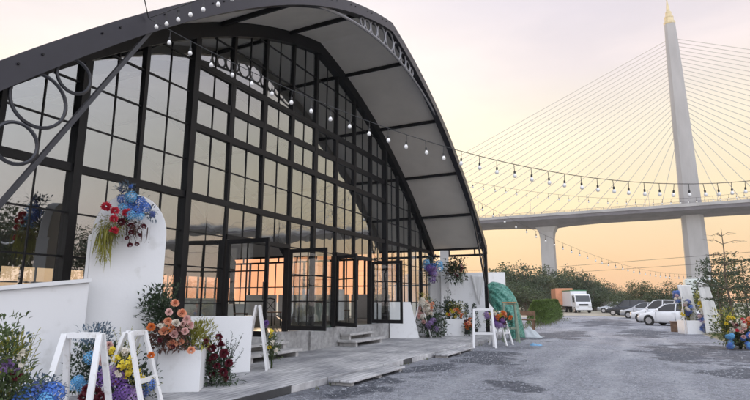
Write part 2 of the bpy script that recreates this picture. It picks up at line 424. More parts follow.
ge = N('ShaderNodeMapRange'); ge.interpolation_type = 'SMOOTHSTEP'; ge.inputs['From Min'].default_value = .06; ge.inputs['From Max'].default_value = .30; L(sep.outputs['Z'], ge.inputs['Value'])
gm_ = N('ShaderNodeMath'); gm_.operation = 'MULTIPLY'; L(gl.outputs['Result'], gm_.inputs[0]); L(ge.outputs['Result'], gm_.inputs[1])
# thin high cloud
cn = N('ShaderNodeTexNoise'); cn.inputs['Scale'].default_value = 2.2; cn.inputs['Detail'].default_value = 6; cn.inputs['Distortion'].default_value = .6
cm = N('ShaderNodeMapping'); cm.inputs['Scale'].default_value = (1, 1, 4.5); L(tc.outputs['Generated'], cm.inputs['Vector']); L(cm.outputs['Vector'], cn.inputs['Vector'])
cr = wramp(cn.outputs['Fac'], [(.35, (.93, .93, .95)), (.68, (1.06, 1.04, 1.03))])
m2 = N('ShaderNodeMix'); m2.data_type = 'RGBA'; m2.blend_type = 'MULTIPLY'; m2.inputs['Factor'].default_value = 1; L(mx.outputs['Result'], m2.inputs['A']); L(cr, m2.inputs['B'])
m3 = N('ShaderNodeMix'); m3.data_type = 'RGBA'; m3.blend_type = 'ADD'; L(gm_.outputs[0], m3.inputs['Factor']); L(m2.outputs['Result'], m3.inputs['A']); m3.inputs['B'].default_value = (.22, .20, .10, 1)
m4 = N('ShaderNodeVectorMath'); m4.operation = 'SCALE'; m4.inputs['Scale'].default_value = 10.9; L(m3.outputs['Result'], m4.inputs[0])
m5 = N('ShaderNodeMix'); m5.data_type = 'RGBA'; m5.inputs['Factor'].default_value = .90; L(sky.outputs['Color'], m5.inputs['A']); L(m4.outputs['Vector'], m5.inputs['B'])
hz = N('ShaderNodeMapRange'); hz.interpolation_type = 'SMOOTHSTEP'; hz.inputs['From Min'].default_value = .945; hz.inputs['From Max'].default_value = .996; L(dt.outputs['Value'], hz.inputs['Value'])
iv = N('ShaderNodeMapRange'); iv.interpolation_type = 'SMOOTHSTEP'; iv.inputs['From Min'].default_value = .05; iv.inputs['From Max'].default_value = .26; iv.inputs['To Min'].default_value = 1; iv.inputs['To Max'].default_value = 0; L(sep.outputs['Z'], iv.inputs['Value'])
hm = N('ShaderNodeMath'); hm.operation = 'MULTIPLY'; L(hz.outputs['Result'], hm.inputs[0]); L(iv.outputs['Result'], hm.inputs[1])
m6 = N('ShaderNodeMix'); m6.data_type = 'RGBA'; L(hm.outputs[0], m6.inputs['Factor']); L(m5.outputs['Result'], m6.inputs['A']); m6.inputs['B'].default_value = (13.5, 4.7, 1.5, 1)
L(m6.outputs['Result'], bg.inputs['Color'])
scene.view_settings.view_transform = 'Standard'; scene.view_settings.look = 'None'; scene.view_settings.gamma = 1; scene.view_settings.use_curve_mapping = False
scene.view_settings.exposure = 0.2
scene.render.engine = 'CYCLES'
cy = scene.cycles
cy.use_denoising = True; cy.max_bounces = 8; cy.transparent_max_bounces = 24; cy.glossy_bounces = 4; cy.diffuse_bounces = 3; cy.caustics_reflective = False; cy.caustics_refractive = False

# ------------------------------------------------------------------ ground
def sheet(name, poly, z, m, div=None):
    b = MB(); b.add([(x, y, z) for x, y in poly], [tuple(range(len(poly)))])
    return tag(b.build(name, m, origin=(0, 0, 0)), kind='structure')
sheet('ground', [(-620, -120), (620, -120), (620, 640), (-620, 640)], -.012, M['land'])
sheet('gravel_yard', [(-32, -40), (4, -40), (3.9, 14), (3.35, 21), (2.9, 27), (2.6, 33), (1.5, 37), (6, 39), (7, 47), (2, 52), (-1.5, 60), (-5.5, 64), (-9, 62), (-11, 50), (-14, 45), (-32, 45)], 0, M['gravel'])
sheet('dirt_verge', [(-34, 44), (-14, 44.8), (-9, 46.5), (-6, 49), (-2.5, 51), (0.5, 46), (1.0, 40), (1.3, 35.5), (2.55, 31.5), (3.1, 24), (3.6, 15), (3.8, 2), (14, 2), (16, 60), (14, 84), (-34, 84)], -.004, M['dirt'])
sheet('grass_verge', [(3.35, 10), (3.25, 22), (2.95, 28), (2.8, 33), (6, 37.5), (16, 38), (22, 8)], .0045, M['verge'])

# stray stones on the yard (uncountable)
b = MB()
for i in range(9000):
    y = random.uniform(7.5, 34)**1.0
    x = random.uniform(-5.3, 2.9)
    if random.random() < .5: y = random.uniform(8, 17)
    r = random.choice([.008, .011, .014, .018, .025]) * random.uniform(.7, 1.2)
    a = random.uniform(0, PI)
    q = [(math.cos(a + k*PI/2)*r*random.uniform(.7, 1.3), math.sin(a + k*PI/2)*r*random.uniform(.7, 1.3)) for k in range(4)]
    b.add([(x+u, y+v, 0) for u, v in q] + [(x + random.uniform(-.3, .3)*r, y, r*random.uniform(.5, 1.0))], [(0,1,4),(1,2,4),(2,3,4),(3,0,4)])
M['stone'] = mat('loose_stone', (.16, .165, .18), .9, col2=(.33, .34, .36), nscale=2.5)
tag(b.build('loose_gravel', M['stone'], origin=(0, 0, 0)), 'loose grey stones scattered over the gravel yard', 'gravel', kind='stuff')

# ------------------------------------------------------------------ bridge
def build_bridge():
    by = 315.0; dz = -1.6
    t = thing('cable_stayed_bridge', 'concrete cable stayed bridge with a tall gold tipped pylon crossing behind the yard', 'bridge', (26, by, 0))
    # pylon: tapering chamfered shaft
    b = MB(); cx = 29.3
    lev = [(12, 10.9, 9), (48, 9.7, 8.4), (95, 8.2, 7.6), (138, 6.2, 6.4), (153, 5.2, 5.4)]
    vs = []; fs = []
    for z, wx, wy in lev:
        c = .22*min(wx, wy); hx, hy = wx/2, wy/2
        vs += [(cx+px, by-2+py, z) for px, py in ((-hx+c,-hy),(hx-c,-hy),(hx,-hy+c),(hx,hy-c),(hx-c,hy),(-hx+c,hy),(-hx,hy-c),(-hx,-hy+c))]
    for i in range(len(lev)-1):
        for k in range(8): fs.append((i*8+k, i*8+(k+1) % 8, i*8+8+(k+1) % 8, i*8+8+k))
    fs.append(tuple(range(32, 40))); b.add(vs, fs)
    py = b.build('pylon', M['bridge'], t)
    b = MB(); b.box(cx-6.9, cx+6.9, by-8, by+4, -1, 12.5); b.build('pedestal', M['bridgepale'], t, bevel=.5)
    b = MB(); b.lathe((cx, by-2, 0), [(2.75, 153), (2.95, 153.4), (2.95, 154.6), (2.35, 155), (2.2, 157), (2.35, 157.2), (2.3, 157.8), (1.7, 158.2), (1.5, 160), (1.6, 160.2), (1.5, 160.7), (1.0, 161.2), (.72, 164), (.36, 167), (.2, 172), (.05, 178)], 10); b.build('spire', M['gold'], py)
    # deck girder: edge fascia, darker soffit, haunch
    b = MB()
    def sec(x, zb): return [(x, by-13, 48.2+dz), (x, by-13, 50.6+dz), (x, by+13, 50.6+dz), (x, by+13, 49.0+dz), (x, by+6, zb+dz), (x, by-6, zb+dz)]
    xs = [(-420, 46.6), (-75, 46.6), (-58, 46.0), (-51, 45.2), (-38, 45.2), (-31, 46.0), (-14, 46.6), (330, 46.6)]
    vs = [p for x, zb in xs for p in sec(x, zb)]; fs = []
    for i in range(len(xs)-1):
        for k in range(6): fs.append((i*6+k, i*6+(k+1) % 6, i*6+6+(k+1) % 6, i*6+6+k))
    fs += [tuple(range(6)), tuple(range(len(xs)*6-6, len(xs)*6))]
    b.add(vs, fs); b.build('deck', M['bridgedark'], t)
    b = MB(); b.box(-420, 330, by-13.45, by-13.02, 50.0+dz, 51.5+dz); b.build('parapet', M['bridge'], t)
    b = MB()
    for i in range(190):
        x = -420 + i*4
        b.box(x-.08, x+.08, by-13.3, by-13.14, 51.4+dz, 52.5+dz)
    b.box(-420, 330, by-13.3, by-13.14, 52.5+dz, 52.62+dz); b.box(-420, 330, by-13.3, by-13.14, 51.9+dz, 52.0+dz)
    b.build('railing', M['bridgedark'], t)
    # pier with flared head
    b = MB(); px = -43.5
    lev = [(0, 7.4, 8), (37, 7.2, 8), (40.5, 8.2, 9), (43.5, 11.5, 11)]
    vs = []; fs = []
    for z, wx, wy in lev: vs += [(px-wx/2, by-wy/2, z), (px+wx/2, by-wy/2, z), (px+wx/2, by+wy/2, z), (px-wx/2, by+wy/2, z)]
    for i in range(len(lev)-1):
        for k in range(4): fs.append((i*4+k, i*4+(k+1) % 4, i*4+4+(k+1) % 4, i*4+4+k))
    b.add(vs, fs); b.build('pier', M['bridge'], t, bevel=.4)
    n = 24
    for i in range(n):
        z = 88 + (i/(n-1))**.9*56
        for sgn in (-1, 1):
            s_ = 14 + i*9.2
            b = MB(); b.tube([(cx + sgn*2.5, by-2, z), (cx + sgn*s_, by-2, 51+dz)], .16 if sgn < 0 else .165, 5, caps=False)
            b.build('stay_cable', M['stay'], t)
    for i in range(14):
        x = -200 + i*30
        b = MB(); b.tube([(x, by-12.5, 51+dz), (x, by-12.5, 58.5), (x+1.6, by-12.5, 59)], .09, 5); b.build('deck_lamp', M['bridge'], t)
build_bridge()

# ------------------------------------------------------------------ event hall
FX = -9.1           # glass front
YC = 14.0
def zo(y):          # roof profile, pointed ridge
    d = abs(y - YC); return 10.32 - .19*d - .0335*d*d
def zarch(y, off):  # profile moved inwards by off along its normal
    d = abs(y - YC); s = .19 + .067*d
    return zo(y) - off*math.sqrt(1 + s*s)
YS = [3 + 22*i/44 for i in range(45)]
hall = thing('event_hall', 'large black framed glass event hall with a pointed arched beige fabric roof', 'building', (FX, YC, 0))
def ribbon(b, x0, x1, o0, o1, ys=YS):
    vs = []; n = len(ys)
    for x in (x0, x1):
        for o in (o0, o1): vs += [(x, y, zarch(y, o)) for y in ys]
    fs = []
    for i in range(n-1):
        A, B, C, D = i, n+i, 2*n+i, 3*n+i
        fs += [(A, A+1, B+1, B), (C, D, D+1, C+1), (A, C, C+1, A+1), (B, B+1, D+1, D)]
    fs += [(0, n, 3*n, 2*n), (n-1, 3*n-1, 4*n-1, 2*n-1)]
    b.add(vs, fs)
b = MB(); ribbon(b, -22.2, -6.36, 0, .035); roof = b.build('roof', M['fabric'], hall)
# front arch
b = MB(); ribbon(b, -6.50, -6.28, -.03, .26); fa = b.build('front_arch', M['fascia'], hall)
for i in range(22):
    for dy in (-.13, .13):
        y = 3.4 + i*1.0 + dy
        b = MB(); b.lathe((-6.275, y, zarch(y, .07)), [(.016, 0), (.016, .014)], 6, 'x'); b.build('bolt', M['frame'], fa)
# lower chord of the front truss and its rings
def low(y): d = y - YC; return 9.42 - .042*d*d
b = MB(); ys = [YC - 4.7 + 9.4*i/24 for i in range(25)]
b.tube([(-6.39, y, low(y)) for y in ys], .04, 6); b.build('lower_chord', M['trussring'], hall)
for d, r in [(0, .31), (.60, .275), (1.11, .225), (1.52, .175), (1.84, .135)]:
    for s in ((1,) if d == 0 else (-1, 1)):
        y = YC + s*d; top = zarch(y, .27); zc = (top + low(y) + .04)/2
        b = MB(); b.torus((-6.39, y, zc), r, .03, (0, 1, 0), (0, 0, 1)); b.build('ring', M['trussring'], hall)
# corner brackets with rings, front posts
for s, nm in ((1, 'left'), (-1, 'right')):
    Y = lambda q: YC - s*(YC - q)
    b = MB(); b.bar((-6.39, Y(5.15), zarch(5.15, .22)), (-6.39, Y(3.12), 2.3), .055, .06, (1, 0, 0)); b.build('corner_strut', M['lattice'], hall)
    for (y, z, r) in ((4.02, 4.50, .23), (3.62, 4.02, .34), (3.42, 3.42, .25)):
        b = MB(); b.torus((-6.39, Y(y), z), r, .023, (0, 1, 0), (0, 0, 1)); b.build('ring', M['lattice'], hall)
    b = MB(); b.box(-6.47, -6.31, Y(3.0)-.07, Y(3.0)+.07, .0, 4.25); b.build('front_post', M['frame'], hall)
    # side eave beams
    b = MB()
    for z in (4.12, 3.80): b.box(-22, -6.48, Y(3.0)-.05, Y(3.0)+.05, z-.05, z+.05)
    for k in range(12):
        x = -6.9 - k*1.3; b.box(x-.03, x+.03, Y(3.0)-.035, Y(3.0)+.035, 3.85, 4.07)
    b.build('eave_beam', M['frame'], hall)
# purlins under the skin
for d in (-9.3, -7.3, -4.7, -1.75, 1.75, 4.7, 7.3, 9.3):
    y = YC + d; z = zarch(y, .10)
    b = MB(); b.bar((-22, y, z), (-6.51, y, z), .06, .12); b.build('purlin', M['frame'], hall)
# inner frames
for x in (-13.4, -17.7, -21.9):
    b = MB(); ribbon(b, x-.1, x+.1, .17, .5)
    for y in (3.12, 24.88): b.box(x-.1, x+.1, y-.1, y+.1, .75, 4.0)
    b.build('inner_arch', M['frame'], hall)
# facade header following the arch, and its shallow lower chord
b = MB(); ribbon(b, FX-.12, FX+.13, .04, .40); b.build('facade_arch', M['frame'], hall)
SP = 1.345
def yk(k): return YC + k*SP
def ztop(y): return zarch(y, .38)
DOORS = (-3, 1)
THICK = {-4: .17, 4: .17, 0: .13, -6: .16, 6: .12, -8: .16, 8: .16}
for k in range(-8, 9):
    y = yk(k); wd = THICK.get(k, .09)
    if abs(k) == 8: y = YC + (10.9 if k > 0 else -10.9)
    z0 = 3.12 if k in (-2, 2) else .75
    b = MB(); b.box(FX-.10, FX+.06 + (.05 if k in (-4, 4, -6) else 0), y-wd/2, y+wd/2, z0, ztop(y)); b.build('column', M['frame'], hall)
def hbar(name, z, y0, y1, h, dx=.065):
    b = MB(); b.box(FX-.08, FX+dx, y0, y1, z-h/2, z+h/2); return b.build(name, M['frame'], hall)
ye = YC - 10.9
hbar('transom', 4.0, ye, YC+10.9, .15)
hbar('transom', 5.66, yk(-4), yk(4), .128); hbar('transom', 6.48, yk(-4), yk(4), .098, .05); hbar('transom', 7.30, yk(-4), yk(4), .138)
for k0 in DOORS: hbar('door_head', 3.17, yk(k0), yk(k0+2), .12, .095)

def window(y0, y1, z0, zt, nv=2, hz=(), fw=.03, name='window', gm=None):
    """opening y0..y1, bottom z0, top = function of y"""
    n = 7
    ys = [y0 + (y1-y0)*i/(n-1) for i in range(n)]
    f = MB()
    fr = .035
    if fw > .04:
        f.box(FX-.03, FX+.055, y0, y0+fw, z0, zt(y0)); f.box(FX-.03, FX+.055, y1-fw, y1, z0, zt(y1))
        f.box(FX-.03, FX+.053, y0+fw, y1-fw, z0, z0+fw); f.box(FX-.03, FX+.053, y0+fw, y1-fw, zt(y0)-fw, zt(y0))
    for i in range(1, nv):
        y = y0 + (y1-y0)*i/nv
        f.box(FX-.02, FX+.02, y-.012, y+.012, z0, zt(y)-.002)
    for z in hz:
        if z - z0 < .15: continue
        a = [y for y in [y0 + (y1-y0)*q/40 for q in range(41)] if zt(y) > z + .03]
        if len(a) < 4: continue
        f.box(FX-.022, FX+.024, a[0], a[-1], z-.015, z+.015)
    p = f.build(name, M['frame'], hall)
    g = MB(); ty, tz = random.gauss(0, .006), random.gauss(0, .006)
    ym = (y0+y1)/2; zm = (z0 + zt(ym))/2
    pts = [(y0, z0), (y1, z0)] + [(y, zt(y)) for y in reversed(ys)]
    g.add([(FX + ty*(y-ym) + tz*(z-zm), y, z) for y, z in pts], [tuple(range(len(pts)))])
    g.build('glass_pane', gm or M['glass'], p)
def const(z): return lambda y: z
for k in range(-8, 8):
    y0, y1 = yk(k), yk(k+1)
    if k == -8: y0 = YC - 10.9
    if k == 7: y1 = YC + 10.9
    w0 = THICK.get(k, .09)/2; w1 = THICK.get(k+1, .09)/2
    y0 += w0; y1 -= w1
    indoor = any(k0 <= k < k0+2 for k0 in DOORS)
    if indoor: window(y0, y1, 3.23, const(3.915), 2)
    else: window(y0, y1, .75, const(3.915), 2, (1.55, 2.38, 3.17))
    if -4 <= k < 4:
        window(y0, y1, 4.085, const(5.595), 2, (4.83,))
        window(y0, y1, 5.725, const(6.432), 2, (), .045)
        window(y0, y1, 6.53, const(7.232), 2, (), .045)
        window(y0, y1, 7.37, ztop, 2, (8.2, 9.0))
    else:
        window(y0, y1, 4.085, ztop, 2, (4.83, 5.66, 6.48, 7.3, 8.1))
# doors, hinged and swung outwards
def door(hy, ang, side):
    """hinge on the facade at hy; ang measured from the closed leaf lying towards side"""
    wl, h, z0 = 1.26, 2.30, .79
    d = Vector((math.sin(ang), side*math.cos(ang), 0)); nrm = Vector((d.y, -d.x, 0))
    o = Vector((FX + .1, hy, z0))
    P = lambda u, z, t=0: o + d*u + Vector((0, 0, z)) + nrm*t
    f = MB(); th = .055
    for u in (.045, wl-.045): f.bar(P(u, 0), P(u, h), .09, th, nrm)
    for z, hh in ((.065, .13), (h-.055, .11)): f.bar(P(.09, z), P(wl-.09, z), th, hh)
    for z in (.80, 1.52): f.bar(P(.09, z), P(wl-.09, z), .032, .032)
    f.bar(P(wl/2, .13), P(wl/2, h-.11), .026, .03, nrm)
    dr = f.build('door', M['frame'], hall)
    g = MB(); g.add([P(.1, .1), P(wl-.1, .1), P(wl-.1, h-.1), P(.1, h-.1)], [(0, 1, 2, 3)]); g.build('glass_pane', M['doorglass'], dr)
    hd = MB()
    for s in (-1, 1): hd.tube([P(wl-.06, .85, s*.03), P(wl-.06, .85, s*.09), P(wl-.06, 1.25, s*.09), P(wl-.06, 1.25, s*.03)], .014, 6)
    hd.build('handle', M['black'], dr)
door(yk(-3)+.02, PI/2 - .02, 1); door(yk(-1)-.03, PI/2 + .02, -1)
door(yk(1)+.02, math.radians(120), 1); door(yk(3)-.03, PI/2, -1)
# plinth, floor
b = MB(); b.box(FX-.15, FX+.10, 3.0, 25.0, -.02, .745)
for y in (5.9, 8.6, 13.95, 20.6, 23.4): b.box(FX+.10, FX+.17, y-.22, y+.22, -.02, .70)
b.build('plinth', M['concrete'], hall, bevel=.01)
b = MB(); b.box(-22.2, FX-.15, 2.95, 25.05, .5, .74); b.build('floor_slab', M['floorin'], hall)
# far gable and flanks: dark lining above a glazed band
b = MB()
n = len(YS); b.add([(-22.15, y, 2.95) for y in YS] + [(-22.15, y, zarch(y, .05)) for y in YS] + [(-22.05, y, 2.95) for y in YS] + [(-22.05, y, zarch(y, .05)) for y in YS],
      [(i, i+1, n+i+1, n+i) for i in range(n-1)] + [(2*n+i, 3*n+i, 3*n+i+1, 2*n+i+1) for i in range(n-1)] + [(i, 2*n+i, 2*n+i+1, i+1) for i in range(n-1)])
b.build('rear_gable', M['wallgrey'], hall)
for i in range(16):
    y0, y1 = 3.0 + i*1.375, 3.0 + (i+1)*1.375
    f = MB(); f.box(-22.14, -22.06, y0, y0+.09, .75, 2.95); f.box(-22.13, -22.07, y0+.6, y0+.66, .75, 2.95)
    for z in (.80, 1.6, 2.35): f.box(-22.12, -22.08, y0+.09, y1, z-.03, z+.03)
    f.build('rear_window', M['frame'], hall)
for yy in (3.0, 25.0):
    for i in range(10):
        x0, x1 = -22 + i*1.29, -22 + (i+1)*1.29
        f = MB(); f.box(x0, x0+.09, yy-.05, yy+.05, .75, 3.75); f.box(x0+.62, x0+.66, yy-.03, yy+.03, .75, 3.75)
        for z in (.80, 2.38): f.box(x0+.09, x1, yy-.04, yy+.04, z-.03, z+.03)
        p = f.build('side_window', M['frame'], hall)
# terrace and entrance steps
b = MB(); b.prism([(-9.02, 2.0, 0), (-5.62, 2.0, 0), (-5.60, 8, 0), (-5.48, 12, 0), (-5.40, 16, 0), (-5.34, 20, 0), (-5.5, 23.0, 0), (-5.9, 26.2, 0), (-9.02, 26.2, 0)], (0, 0, .14))
tag(b.build('plank_terrace', M['deck'], origin=(-7.2, 14, 0), bevel=.012), 'low grey weathered plank terrace along the front of the glass hall', 'terrace')
def steps(y0, y1, label):
    t = thing('entrance_steps', label, 'steps', (-8.5, (y0+y1)/2, .14), group='concrete entrance steps')
    b = MB(); b.box(-8.98, -8.28, y0, y1, .265, .34); b.build('tread', M['stepstone'], t, bevel=.01)
    b = MB(); b.box(-8.98, -8.60, y0+.2, y1-.2, .465, .54); b.build('tread', M['stepstone'], t, bevel=.01)
    for y in (y0+.12, y1-.24):
        b = MB(); b.box(-8.96, -8.34, y, y+.12, .14, .263); b.build('support_block', M['stepstone'], t)
        b = MB(); b.box(-8.96, -8.66, y+(.12 if y < y1-.5 else -.12), y+(.24 if y < y1-.5 else 0), .342, .463); b.build('support_block', M['stepstone'], t)
steps(10.1, 12.35, 'two concrete slab steps below the nearer open doorway of the hall')
steps(15.4, 17.6, 'two concrete slab steps below the farther open doorway of the hall')
def ground_step(y0, y1, x0, x1, label):
    t = thing('ground_step', label, 'step', ((x0+x1)/2, (y0+y1)/2, 0), group='low step slabs at the terrace edge')
    b = MB(); b.box(x0, x1, y0, y1, .065, .105); b.build('slab', M['deck'], t, bevel=.008)
    for y in (y0+.08, (y0+y1)/2, y1-.2):
        b = MB(); b.box(x0+.03, x1-.05, y, y+.12, 0, .063); b.build('support_block', M['stepstone'], t)
ground_step(9.1, 11.7, -5.50, -4.98, 'long low plank step on the gravel at the nearer part of the terrace edge')
ground_step(14.7, 17.4, -5.38, -4.95, 'low plank step on the gravel at the farther part of the terrace edge')
# ------------------------------------------------------------------ positions read off the photograph
def at(px, py, d):
    """photo pixel -> world point at horizontal distance d from the camera"""
    f = 522.0; u = px - 375; v = 200 - py
    fw = f*math.cos(PITCH) - v*math.sin(PITCH); up = f*math.sin(PITCH) + v*math.cos(PITCH)
    x = u*math.cos(YAW) - fw*math.sin(YAW); y = u*math.sin(YAW) + fw*math.cos(YAW)
    t = d/math.hypot(x, y)
    return Vector((x*t, y*t, 1.6 + up*t))

# ------------------------------------------------------------------ flowers
def mesh_of(b, name, m, smooth=False):
    me = bpy.data.meshes.new(name); me.from_pydata(b.v, [], b.f); me.materials.append(m)
    if smooth: me.polygons.foreach_set('use_smooth', [True]*len(b.f))
    return me
def rose_mb():
    b = MB()
    for ring, (n, r, lift, sz, open_) in enumerate([(3, .10, .62, .42, .0), (4, .24, .55, .55, .18), (5, .42, .40, .66, .42), (6, .60, .20, .72, .70), (6, .74, .02, .78, .95)]):
        for k in range(n):
            t = 2*PI*(k + .5*ring)/n + random.uniform(-.2, .2)
            o = Vector((math.cos(t), math.sin(t), 0)); s = Vector((-o.y, o.x, 0)); vs = []
            for i in range(3):
                v = i/2
                for j in range(3):
                    u = (j-1)*(.55, 1, .75)[i]
                    p = o*(r*.45 + open_*.5*v*v + .10*v - .13*u*u*(1-open_*.4)) + s*(u*sz*.5) + Vector((0, 0, lift - .35 + v*.62*(1.15-open_*.6) - .06*abs(u)))
                    vs.append(p + Vector([random.uniform(-.025, .025) for _ in range(3)]))
            b.add(vs, [(i*3+j, i*3+j+1, i*3+j+4, i*3+j+3) for i in range(2) for j in range(2)])
    return b
def hydrangea_mb(n=75):
    b = MB()
    for i in range(n):
        z = 1 - 1.55*(i+.5)/n; t = i*2.39996; r = math.sqrt(max(0, 1-z*z))
        o = Vector((r*math.cos(t), r*math.sin(t), z)) * random.uniform(.82, 1.05)
        nn = o.normalized(); a = nn.orthogonal().normalized(); c = nn.cross(a); ro = random.uniform(0, PI)
        for k in range(4):
            q = ro + k*PI/2; d = a*math.cos(q) + c*math.sin(q); e = a*math.cos(q+PI/4)+c*math.sin(q+PI/4); g = a*math.cos(q-PI/4)+c*math.sin(q-PI/4)
            b.add([o, o+g*.13+nn*.03, o+d*.21+nn*.05, o+e*.13+nn*.03], [(0,1,2,3)])
    return b
def carnation_mb():
    b = MB()
    for i in range(46):
        z = random.uniform(-.15, 1); t = random.uniform(0, 2*PI); r = math.sqrt(max(0, 1-z*z))
        d = Vector((r*math.cos(t), r*math.sin(t), z)); b.leaf(d*.25, d, .75, .55, fold=random.uniform(-.3, .3))
    return b
def sprig_mb():     # a few small orchid-like blooms on a stalk
    b = MB()
    for i in range(7):
        o = Vector((random.uniform(-.34, .34), random.uniform(-.34, .34), -.6 + i*.2))
        for k in range(5):
            t = 2*PI*k/5; d = Vector((math.cos(t), math.sin(t), random.uniform(-.2, .6))); b.leaf(o, d, .42, .34, fold=.1)
    return b
BL = {}
ALT = dict(blue='sky', navy='blue', peach='blush', red='wine', lilac='violet', violet='lilac', yellow='cream', orange='peach', blush='cream', cream='blush')
def bloom(kind, colour):
    colour = colour if random.random() < .72 else ALT.get(colour, colour)
    k = (kind, colour)
    if k not in BL:
        b = dict(rose=rose_mb, hydrangea=hydrangea_mb, carnation=carnation_mb, sprig=sprig_mb)[kind]()
        BL[k] = [mesh_of(b, 'blossom', M[colour])]
        b2 = dict(rose=rose_mb, hydrangea=hydrangea_mb, carnation=carnation_mb, sprig=sprig_mb)[kind]()
        BL[k].append(mesh_of(b2, 'blossom', M[colour]))
    return random.choice(BL[k])
def face_rot(d):
    return Vector(d).to_track_quat('Z', 'Y').to_euler()
NAMES = dict(rose='rose', hydrangea='hydrangea_bloom', carnation='carnation', sprig='flower_spray')

def foliage(b, c, rad, n, l, wd, up=.5, droop=.1, out=1.0):
    c = Vector(c)
    for i in range(int(n*1.7)):
        cg = lambda: max(-.85, min(.85, random.gauss(0, .45)))
        o = Vector((cg()*rad[0], cg()*rad[1], cg()*rad[2]))
        d = Vector((o.x/rad[0], o.y/rad[1], o.z/rad[2]))*out + Vector((random.gauss(0, .5), random.gauss(0, .5), up + random.gauss(0, .4)))
        b.leaf(c + o, d, l*random.uniform(.6, 1.3), wd*random.uniform(.9, 1.6), droop=droop)
def stems(b, base, tips, r=.004):
    base = Vector(base)
    for p in tips:
        p = Vector(p); m = (base+p)/2 + Vector((0, 0, .1*(p-base).length))
        b.tube([base + Vector((random.uniform(-.04, .04), random.uniform(-.04, .04), 0)), m, p], r, 4, caps=False)
def fronds(b, base, n, h, spread, l=.05, wd=.012, lean=(0, 0)):
    """upright feathery stems"""
    base = Vector(base)
    for i in range(n):
        a = random.uniform(0, 2*PI); s = random.uniform(.2, 1)*spread
        tip = base + Vector((math.cos(a)*s + lean[0], math.sin(a)*s + lean[1], h*random.uniform(.6, 1.05)))
        mid = base*.5 + tip*.5 - Vector((math.cos(a)*s*.2, math.sin(a)*s*.2, 0))
        pts = [base, mid, tip]; b.tube(pts, [.005, .004, .002], 4, caps=False)
        for k in range(16):
            t = .25 + .75*k/15
            p = (pts[0]*(1-t)**2 + 2*pts[1]*t*(1-t) + pts[2]*t*t)
            d = Vector((random.gauss(0, 1), random.gauss(0, 1), .8)); b.leaf(p, d, l*random.uniform(.7, 1.3), wd)
def hanging(b, c, n, ln, spread):
    c = Vector(c)
    for i in range(n):
        p = c + Vector((random.gauss(0, spread), random.gauss(0, spread), random.uniform(-.1, .12))); L_ = ln*random.uniform(.4, 1.1)
        q = p + Vector((random.gauss(0, .04), random.gauss(0, .04), -L_)); s = .006
        o = Vector((random.choice((-1, 1))*s, s, 0)); b.add([p-o, p+o, (p+q)/2 + o*1.2 + Vector((0, 0, .02)), q, (p+q)/2 - o*1.2 + Vector((0, 0, .02))], [(0, 1, 2, 3, 4)])
        for k in range(3):
            b.leaf(p + (q-p)*random.uniform(.1, 1), (random.gauss(0, 1), random.gauss(0, 1), -.7), .05, .012)

def arrangement(name, label, cat, base, fol, blooms, group=None):
    """fol: list of (material, function(mesh builder)); blooms: (kind, colour, world point, radius, direction)"""
    t = thing(name, label, cat, base, group=group)
    for m, fn in fol:
        b = MB(); fn(b); b.build('foliage', M[m], t)
    tips = MB(); stems(tips, base, [p for _, _, p, _, _ in blooms]); tips.build('stems', M['leafdark'], t)
    for kind, colour, p, r, d in blooms:
        e = face_rot(Vector(d) + Vector((random.gauss(0, .25), random.gauss(0, .25), random.gauss(0, .25))))
        s = r*random.uniform(.85, 1.12)
        inst(bloom(kind, colour), NAMES[kind], t, p, e, s)
    return t
CAMDIR = lambda p: (Vector((0, 0, 1.6)) - Vector(p)).normalized()
def bl(kind, colour, r, d, *pts):
    out = []
    for px, py in pts:
        p = at(px, py, d + random.uniform(-.08, .08)); out.append((kind, colour, p, r, CAMDIR(p)*.8 + Vector((0, 0, .5))))
    return out
def cl(kind, colour, r, d, n, cx, cy, rx, ry, dd=.12):
    pts = []
    for i in range(n):
        a = random.uniform(0, 2*PI); q = math.sqrt(random.random())
        p = at(cx + rx*q*math.cos(a), cy + ry*q*math.sin(a), d + random.uniform(-dd, dd)); pts.append((kind, colour, p, r, CAMDIR(p)*.7 + Vector((0, 0, .5))))
    return pts

